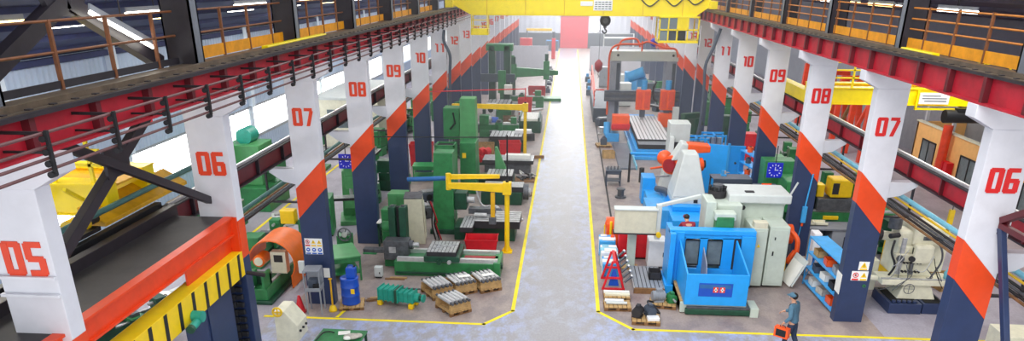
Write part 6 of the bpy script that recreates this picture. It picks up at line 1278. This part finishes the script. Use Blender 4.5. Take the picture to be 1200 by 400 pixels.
# ------------------------------------------------------------------ smaller things that fill the rows
def exec_extra():
    # yellow covers on the crane rails
    solo('rail_cover', 'bright yellow cover lying along the right crane rail above column 07', 'cover', MB().box(-.09, .09, -.9, .9, 0, .10, 'crane_yellow'), (8.45, 19.5, 8.065), 0, None, .02)
    solo('rail_cover', 'bright yellow cover lying along the left crane rail between columns 06 and 08', 'cover', MB().box(-.09, .09, -2.4, 2.4, 0, .08, 'crane_yellow'), (-7.62, 21.4, 8.065), 0, None, .02)
    # power feeds over the jib cranes
    t = thing('feed_wire', 'thin black overhead wire from column 08 to a pole above the nearest jib crane', 'wire', (-4.6, 27.2, 4.2))
    part('wire', t, MB().cyl((-7.24, 27.5, 4.24), (-2.16, 26.95, 4.42), .022, 'black', n=6)); part('pole', t, MB().cyl((-2.16, 26.95, 2.845), (-2.16, 26.95, 4.5), .03, 'black', n=8))
    t = thing('feed_wire', 'thin red overhead wire from column 10 to the second jib crane', 'wire', (-4.6, 42, 4.2))
    part('wire', t, MB().cyl((-7.24, 39.5, 4.28), (-2.4, 42.84, 4.05), .03, 'red', n=6)); part('pole', t, MB().cyl((-2.4, 42.84, 3.345), (-2.4, 42.84, 4.1), .03, 'red', n=8))
    solo('wall_lamp', 'round bright white lamp on the end wall right of the red door', 'lamp', MB().cyl((0, 0, 0), (0, -.15, 0), .5, 'lamp', n=24).cyl((0, .05, 0), (0, -.05, 0), .56, 'sign_white', n=24), (3.9, 120.9, 2.9))
    # castings, crates, trays around the machines
    def casting(loc, rz, label, m='cast_iron', s=1.0, k=0):
        t = thing('casting', label, 'casting', loc, rz)
        if k == 0:
            lpart('flange', t, MB().cyl((0, 0, 0), (0, 0, .1 * s), .34 * s, m, n=20), .01); lpart('barrel', t, MB().cyl((0, 0, .1 * s), (0, 0, .5 * s), .2 * s, m, n=18).cyl((0, 0, .5 * s), (0, 0, .56 * s), .27 * s, m, n=18), .01)
        elif k == 1:
            lpart('housing', t, MB().box(-.4 * s, .4 * s, -.3 * s, .3 * s, 0, .42 * s, m), .04); lpart('bore', t, MB().cyl((0, -.32 * s, .22 * s), (0, -.3 * s, .22 * s), .14 * s, 'hole', n=18)); lpart('cover', t, MB().box(-.3 * s, .3 * s, -.2 * s, .2 * s, .42 * s, .5 * s, 'steel'), .02)
        else:
            for j in range(4): lpart('bar', t, MB().cyl((-.6 * s, -.2 + .13 * j, .06), (.6 * s, -.2 + .13 * j, .06), .055, 'bright_steel', n=12))
            for x in (-.4, .4): lpart('batten', t, MB().box(x * s - .04, x * s + .04, -.3, .28, 0, .03, 'wood'))
        return t
    def crate(loc, rz, label, s=(.8, .6, .5), m='wood'):
        t = thing('storage_crate', label, 'crate', loc, rz); w, d, h = s
        lpart('floor_board', t, MB().box(-w / 2, w / 2, -d / 2, d / 2, 0, .04, m))
        for x in (-w / 2, w / 2 - .03): lpart('side_wall', t, MB().box(x, x + .03, -d / 2, d / 2, .04, h, m))
        for y in (-d / 2, d / 2 - .03): lpart('side_wall', t, MB().box(-w / 2, w / 2, y, y + .03, .04, h, m))
        q = MB(); r_ = random.Random(int(loc[0] * 37 + loc[1] * 11))
        for i in range(9): q.cb((r_.uniform(-w * .3, w * .3), r_.uniform(-d * .3, d * .3), h * .5 + r_.uniform(0, h * .35)), (.22, .12, .1), r_.choice(['cast_iron', 'steel', 'paper', 'slot_dark']), r_.uniform(0, 3))
        lpart('contents', t, q)['kind'] = 'stuff'
        return t
    cs = [((-6.3, 31.2), 'grey cast housing on the floor behind the green box, right of column 08', 'cast_iron', 1.2, 1), ((-3.2, 31.2), 'dark cast housing behind the nearest slotted tables, left row', 'slate', 1.1, 1), ((-5.1, 31.6), 'round flanged casting behind the tall tapered green column', 'steel', 1.1, 0),
          ((-2.3, 30.9), 'bright round bars on battens behind the nearest slotted table', 'steel', .8, 2), ((-4.7, 48.2), 'grey round casting in front of the dark green lathe, left row', 'cast_iron', 1.2, 0), ((-2.6, 48.7), 'dark cast housing behind the white fixture table near the aisle', 'slot_dark', 1.1, 1),
          ((-4.2, 51.6), 'pale round casting in the left row beyond the second jib crane', 'paper', 1.1, 0), ((-6.6, 46.4), 'slate cast housing beside column 11 of the left row', 'slate', 1.3, 1), ((-3.3, 55.8), 'steel round casting left of the far dark green bed', 'steel', 1.3, 0), ((-6.0, 51.4), 'dark housing beside the blue motor in the left row', 'cast_iron', 1.3, 1),
          ((-2.6, 61.0), 'bright round bars on battens near the far long green lathe', 'steel', 1.0, 2), ((-6.5, 24.9 + 9.0), 'slate housing left of the green open cabinet', 'slate', 1.0, 1), ((2.6, 54.6), 'dark housing on the floor left of the grey portal machine', 'slate', 1.2, 1), ((2.4, 51.2), 'round steel casting left of the orange side head', 'steel', .9, 0),
          ((7.4, 43.3), 'grey cast housing right of the grey slotted gantry table', 'cast_iron', 1.3, 1), ((7.3, 48.8), 'round slate casting beside column 11 of the right row', 'slate', 1.3, 0), ((3.0, 32.6), 'steel bars on battens left of the blue machine base', 'steel', .9, 2), ((2.7, 35.2), 'round dark casting near the blue front box', 'cast_iron', .8, 0),
          ((8.0, 28.6), 'grey cast housing behind the orange hose reel', 'cast_iron', 1.0, 1), ((-12.0, 29.6), 'pale grey casting beside the yellow line in the left bay', 'pale_grey', 1.1, 1)]
    for (c, lab, m, s, k) in cs: casting((c[0], c[1], 0), .3 * k + .1, lab, m, s, k)
    for (x, y, rz, lab, sz, m) in [(-4.9, 44.6, .1, 'open wooden crate of parts in the left row beside the red chuck jaws', (1.1, .8, .6), 'wood'), (-4.7, 55.75, 0, 'open green crate of parts right of the white fixture, far left row', (1.1, .9, .8), 'green'), (-4.2, 54.3, .1, 'open wooden crate of parts left of the far dark green bed', (.9, .8, .6), 'wood_dark'),
                                   (7.9, 44.6, 0, 'open blue crate beside the gantry table on the right', (.9, .7, .7), 'light_blue'), (2.5, 44.0, .1, 'open wooden crate left of the grey chip channel', (.7, .6, .4), 'wood'), 
                                   (13.2, 24.6, .2, 'open wooden crate right of the cream machine', (.9, .7, .5), 'wood'), (12.8, 29.6, 0, 'open green crate under the red girder, right side bay', (1.0, .8, .7), 'green'), (7.2, 53.6 + 2.4, 0, 'open grey crate right of the portal machine', (.9, .9, .8), 'grey')]: crate((x, y, 0), rz, lab, sz, m)
    lathe_machine((-9.0, 31.6 + .9, 0), R(88), 2.0, 'small green lathe between columns 08 and 09 of the left row', 'green', 'green_dark', 1.15)
    lathe_machine((-8.9, 36.6, 0), R(88), 2.4, 'dark green lathe between columns 09 and 10 of the left row', 'green_dark', 'green', 1.15)
    lathe_machine((-5.9, 66.0 - 19.0 + 5.4, 0), 0, .9, 'short green lathe near the blue motor, left row', 'green', 'green_dark', 1.0) if False else None
    knee_mill((-6.2, 43.6, 0), R(30), 'dark green milling machine beside column 10 of the left row, middle distance', 'green_dark', 2.6, s=1.0)
    knee_mill((-6.8, 48.6, 0), R(-20), 'green milling machine beside column 11 of the left row, middle distance', 'green', 2.5, s=1.0)
    lathe_machine((7.0, 69, 0), R(90), 3.0, 'green lathe far back beside the right column row', 'green', 'green_dark', 1.2)
    box_machine((11.0, 26.6, 0), .05, .8, .6, .9, 'grey drawer cabinet in front of the long bench, right side bay', 'grey', 'drawer_cabinet')
# ------------------------------------------------------------------ people
def skin_mesh(name, verts, edges, radii, m, parent, root=0, sub=2):
    me = bpy.data.meshes.new(name); me.from_pydata([Vector(v) for v in verts], edges, []); me.update()
    o = bpy.data.objects.new(name, me); COL.objects.link(o)
    md = o.modifiers.new('skin', 'SKIN'); md.use_smooth_shade = True
    for i, sv in enumerate(me.skin_vertices[0].data):
        r = radii[i]; sv.radius = (r, r) if not isinstance(r, tuple) else r; sv.use_root = (i == root)
    s = o.modifiers.new('sub', 'SUBSURF'); s.levels = sub; s.render_levels = sub
    bpy.context.view_layer.update()
    dg = bpy.context.evaluated_depsgraph_get(); me2 = bpy.data.meshes.new_from_object(o.evaluated_get(dg))
    bpy.data.objects.remove(o); me2.name = name; me2.materials.clear(); me2.materials.append(MATS[m])
    for p in me2.polygons: p.use_smooth = True; p.material_index = 0
    n = bpy.data.objects.new(name, me2); COL.objects.link(n); n.parent = parent
    return n
def hand(V, E, Rr, wi, wrist, d, side, curl):
    """palm, five fingers; d = hand direction, side = towards the thumb"""
    d = Vector(d).normalized(); s = Vector(side).normalized(); nrm = d.cross(s)
    w = Vector(wrist)
    def add(p, r, par): V.append(tuple(p)); Rr.append(r); E.append((par, len(V) - 1)); return len(V) - 1
    pm = add(w + d * .05, (.034, .016), wi)
    for k, ln in enumerate((.075, .085, .08, .062)):
        o = (.030 - .02 * k); a = add(w + d * .09 + s * o, .0095, pm); q = w + d * .09 + s * o
        dd = (d + nrm * curl * .5).normalized(); q2 = q + dd * ln * .5; b = add(q2, .0088, a)
        dd = (d + nrm * curl * 1.6).normalized(); add(q2 + dd * ln * .5, .008, b)
    a = add(w + d * .03 + s * .042, .011, pm); b = add(w + d * .06 + s * .06 + nrm * curl * .02, .0095, a); add(w + d * .085 + s * .06 + nrm * curl * .04, .0085, b)
def person(label, loc, rz, J, top, bottom, headgear, lean=0.0):
    """J: joint positions in metres (x right, y forward, z up)"""
    t = thing('person', label, 'person', loc, rz)
    V, E, Rr = [], [], []
    def add(p, r, par=None):
        V.append(tuple(p)); Rr.append(r)
        if par is not None: E.append((par, len(V) - 1))
        return len(V) - 1
    pel = add(J['pelvis'], (.14, .10)); wa = add(J['waist'], (.135, .095), pel); ch = add(J['chest'], (.165, .11), wa); nb = add(J['neck'], .06, ch)
    n2 = add(Vector(J['neck']) + (Vector(J['head']) - Vector(J['neck'])) * .45, .056, nb); h1 = add(J['head'], (.082, .098), n2)
    up = (Vector(J['head']) - Vector(J['neck'])).normalized(); fw = Vector(J.get('face', (0, 1, 0))).normalized()
    add(Vector(J['head']) + up * .10, (.062, .075), h1)
    ns = add(Vector(J['head']) + fw * .105 - up * .005, .017, h1)
    for s in (-1, 1): add(Vector(J['head']) + up.cross(fw) * s * .088, (.012, .022), h1)
    for s, k in ((-1, 'l'), (1, 'r')):
        sh = add(J['sh' + k], .062, ch); el = add(J['el' + k], .046, sh); wr = add(J['wr' + k], .030, el)
        d = Vector(J['wr' + k]) - Vector(J['el' + k]); side = Vector((-s, 0, 0)) + fw * .8; side = side - d.normalized() * side.dot(d.normalized())
        hand(V, E, Rr, wr, J['wr' + k], d, side, .8 * -s)
        hp = add(J['hp' + k], .09, pel); kn = add(J['kn' + k], .062, hp); an = add(J['an' + k], .04, kn); f = Vector(J['an' + k]) + fw * .08 - Vector((0, 0, .05)); ft = add(f, (.042, .03), an); add(f + fw * .10, (.034, .02), ft)
    skin_mesh('body', V, E, Rr, 'skin', t)
    # jacket
    V, E, Rr = [], [], []
    pel = add(Vector(J['pelvis']) - Vector((0, 0, .06)), (.178, .142)); pel = add(Vector(J['pelvis']) + Vector((0, 0, .06)), (.174, .138), pel); wa = add(J['waist'], (.160, .122), pel); ch = add(J['chest'], (.190, .135), wa); add(Vector(J['chest']).lerp(Vector(J['neck']), .55), (.125, .105), ch); add(Vector(J['neck']) + up * .01, .082, len(V) - 1)
    for k in 'lr':
        sh = add(J['sh' + k], .082, ch); el = add(J['el' + k], .064, sh); add(Vector(J['el' + k]).lerp(Vector(J['wr' + k]), .92), .048, el)
    skin_mesh('jacket', V, E, Rr, top, t)['label'] = 'work jacket'
    V, E, Rr = [], [], []
    pel = add(Vector(J['pelvis']) - Vector((0, 0, .02)), (.168, .13)); add(Vector(J['pelvis']).lerp(Vector(J['waist']), .5), (.155, .12), pel)
    for k in 'lr':
        hp = add(J['hp' + k], .108, pel); kn = add(J['kn' + k], .08, hp); add(Vector(J['kn' + k]).lerp(Vector(J['an' + k]), .92), .062, kn)
    skin_mesh('trousers', V, E, Rr, bottom, t)['label'] = 'work trousers'
    for k in 'lr':
        a = Vector(J['an' + k]); q = MB().ball(a + fw * .07 - Vector((0, 0, .035)), (.055 + abs(fw.x) * .09, .055 + abs(fw.y) * .09, .05), 'boot').cyl(a - Vector((0, 0, .05)), a + Vector((0, 0, .06)), .055, 'boot')
        lpart('shoe', t, q)
    hd = Vector(J['head'])
    lpart('hair', t, MB().ball(hd + up * .045 - fw * .022, (.096, .104, .105), 'hair'))
    sv = up.cross(fw)
    q = MB()
    for s in (-1, 1): q.ball(hd + fw * .093 + sv * s * .034 + up * .022, .012, 'sign_white', 10, 6).ball(hd + fw * .103 + sv * s * .034 + up * .022, .006, 'black', 8, 5)
    lpart('eye', t, q); lpart('mouth', t, MB().ball(hd + fw * .094 - up * .05, (.026, .008, .007), 'red_dark', 10, 6))
    if headgear:
        q = MB().ball(hd + up * .075, (.112, .122, .075), headgear); c = hd + up * .07 + fw * .11; q.ball(c, (.075, .075, .012), headgear)
        lpart('cap', t, q, label='cap')
    return t
# foreground worker in blue grey, seen from above, walking to the left with an orange case
J = dict(pelvis=(0, 0, .95), waist=(0, .02, 1.1), chest=(0, .05, 1.34), neck=(0, .08, 1.5), head=(0, .11, 1.64), face=(0, 1, -.15), shl=(-.2, .06, 1.43), shr=(.2, .06, 1.43), ell=(-.27, .0, 1.15), elr=(.27, .16, 1.18), wrl=(-.27, .16, .95), wrr=(.22, .38, 1.08),
         hpl=(-.1, 0, .88), hpr=(.1, 0, .88), knl=(-.1, .12, .48), knr=(.11, -.02, .47), anl=(-.1, .16, .09), anr=(.11, -.22, .10))
t = person('person in a blue grey work jacket and cap walking past the yellow line, right foreground', (6.5, 19.25, 0), R(52), J, 'jacket_blue', 'trouser_dark', 'jacket_blue')
solo('tool_case', 'orange tool case hanging from the hand of the foreground worker', 'case', MB().box(-.09, .09, -.2, .2, 0, .30, 'machine_orange').box(-.1, .1, -.14, .14, .05, .25, 'black').tube([(0, -.08, .3), (0, -.06, .35), (0, .06, .35), (0, .08, .3)], .012, 'black'), (6.2, 19.17, .50), R(52), None, .02)
# worker in dark red behind the cage
J2 = dict(pelvis=(0, -.12, .92), waist=(0, -.02, 1.06), chest=(0, .16, 1.24), neck=(0, .30, 1.34), head=(0, .40, 1.44), face=(0, .8, -.55), shl=(-.2, .2, 1.3), shr=(.2, .2, 1.3), ell=(-.26, .34, 1.05), elr=(.26, .34, 1.05), wrl=(-.16, .56, .98), wrr=(.16, .56, .98),
          hpl=(-.1, -.1, .86), hpr=(.1, -.1, .86), knl=(-.11, .02, .48), knr=(.11, .02, .48), anl=(-.11, -.06, .09), anr=(.11, -.06, .09))
solo('step_platform', 'grey step platform behind the blue cage screen under the worker', 'platform', MB().box(-.45, .45, -.45, .45, .7, .76, 'mid_grey').box(-.44, -.38, -.44, .44, 0, .7, 'mid_grey').box(.38, .44, -.44, .44, 0, .7, 'mid_grey'), (4.25, 24.4, 0))
person('person in a dark red top bending behind the blue splash cage', (4.25, 24.35, .762), R(8), J2, 'shirt_red', 'trouser_dark', 'shirt_red')

# ------------------------------------------------------------------ lights
HAZE = .006
def roof_z(side, x): return 10.9 + (7.2 - 10.9) * ((x + 8.1) / (XL - .3 + 8.1)) if side < 0 else 10.9 + (7.9 - 10.9) * ((x - 9.3) / (XR + .3 - 9.3))
def side_of(x): return -1 if x < 0 else 1
def tube_lamp(p, q, label, m='lamp', r=.045):
    p = Vector(p); q = Vector(q); c = (p + q) / 2
    t = thing('fluorescent_light', label, 'light', c, 0)
    d = (q - p).normalized()
    lpart('tube', t, MB().cyl(p - c, q - c, r, m, n=10)); lpart('hanger', t, MB().cyl((0, 0, .1), (0, 0, max(.3, roof_z(side_of(c.x), c.x) - c.z - .02)), .015, 'dark_steel', n=6))
    lpart('reflector', t, bar(MB(), p - c + Vector((0, 0, .1)), q - c + Vector((0, 0, .1)), .10, .03, 'grey'))
    return t
k = 0
for side in (-1, 1):
    xs = (-10.6, -14.2) if side < 0 else (12.0, 15.6)
    for i in range(9):
        for j, x in enumerate(xs):
            y = 12 + 6.2 * i + (1.4 if j else 0); z = (8.85, 8.6)[j] if side > 0 else (8.9, 8.45)[j]
            tube_lamp((x, y, z), (x, y + 2.6, z), 'fluorescent tube under the %s side roof, %s lamp of the %s line' % ('left' if side < 0 else 'right', ords[i], 'inner' if j == 0 else 'outer'), 'lamp_warm' if (i + j) % 3 == 0 else 'lamp')
tube_lamp((-8.15, 12.9, 9.15), (-8.15, 14.7, 8.45), 'fluorescent tube fixed along the dark diagonal brace above the left rail', r=.035)
def area(name, loc, rot, sx, sy, e, col=(1, 1, 1)):
    l = bpy.data.lights.new(name, 'AREA'); l.shape = 'RECTANGLE'; l.size = sx; l.size_y = sy; l.energy = e; l.color = col
    o = bpy.data.objects.new(name, l); COL.objects.link(o); o.location = loc; o.rotation_euler = rot; return o
# added unseen overhead fill that brightens the far nave; no skylight is built
area('far_fill', (.6, 100, 13.5), (0, 0, 0), 14, 38, 5200)
area('end_fill', (.6, 119, 9.5), (R(-75), 0, 0), 16, 4, 2500)  # fill light added in front of the windowless end wall
for i in range(8):
    for x, z in ((-12.6, 8.2), (14.5, 8.2)): area('bay_fill', (x, 14 + 8 * i, z), (0, 0, 0), 2.5, 2.5, 260, (1, .97, .92))  # unseen fill lights added to brighten the side bays, besides the tubes
sd = bpy.data.lights.new('sun', 'SUN'); sd.energy = 1.6; sd.angle = R(40); sd.color = (1, .98, .95)
so = bpy.data.objects.new('sun', sd); COL.objects.link(so); so.rotation_euler = Vector((.42, .62, -.66)).to_track_quat('-Z', 'Y').to_euler()
exec_extra()
# thin workshop haze over the far half of the hall
hz = bpy.data.materials.new('haze'); hz.use_nodes = True; nt = hz.node_tree; nt.nodes.clear()
vo = nt.nodes.new('ShaderNodeVolumeScatter'); vo.inputs['Density'].default_value = HAZE; vo.inputs['Color'].default_value = (.97, .98, 1, 1); vo.inputs['Anisotropy'].default_value = .2
mo = nt.nodes.new('ShaderNodeOutputMaterial'); nt.links.new(vo.outputs[0], mo.inputs['Volume']); MATS['haze'] = hz
ho = link_mesh('air_haze', MB().box(-7.9, 9.1, 30, 120.5, .05, 13, 'haze')); ho['kind'] = 'structure'; ho['label'] = 'thin bright haze in the far part of the hall'; ho['category'] = 'haze'
W = bpy.data.worlds.new('world'); SC.world = W; W.use_nodes = True
bg = W.node_tree.nodes['Background']; bg.inputs['Color'].default_value = (.93, .97, 1.0, 1); bg.inputs['Strength'].default_value = 1.55
SC.view_settings.view_transform = 'Standard'; SC.view_settings.look = 'None'; SC.view_settings.gamma = 1.0; SC.view_settings.use_curve_mapping = False
SC.view_settings.exposure = 0.2
SC.cycles.use_denoising = True; SC.cycles.max_bounces = 8; SC.cycles.diffuse_bounces = 4; SC.cycles.sample_clamp_indirect = 6
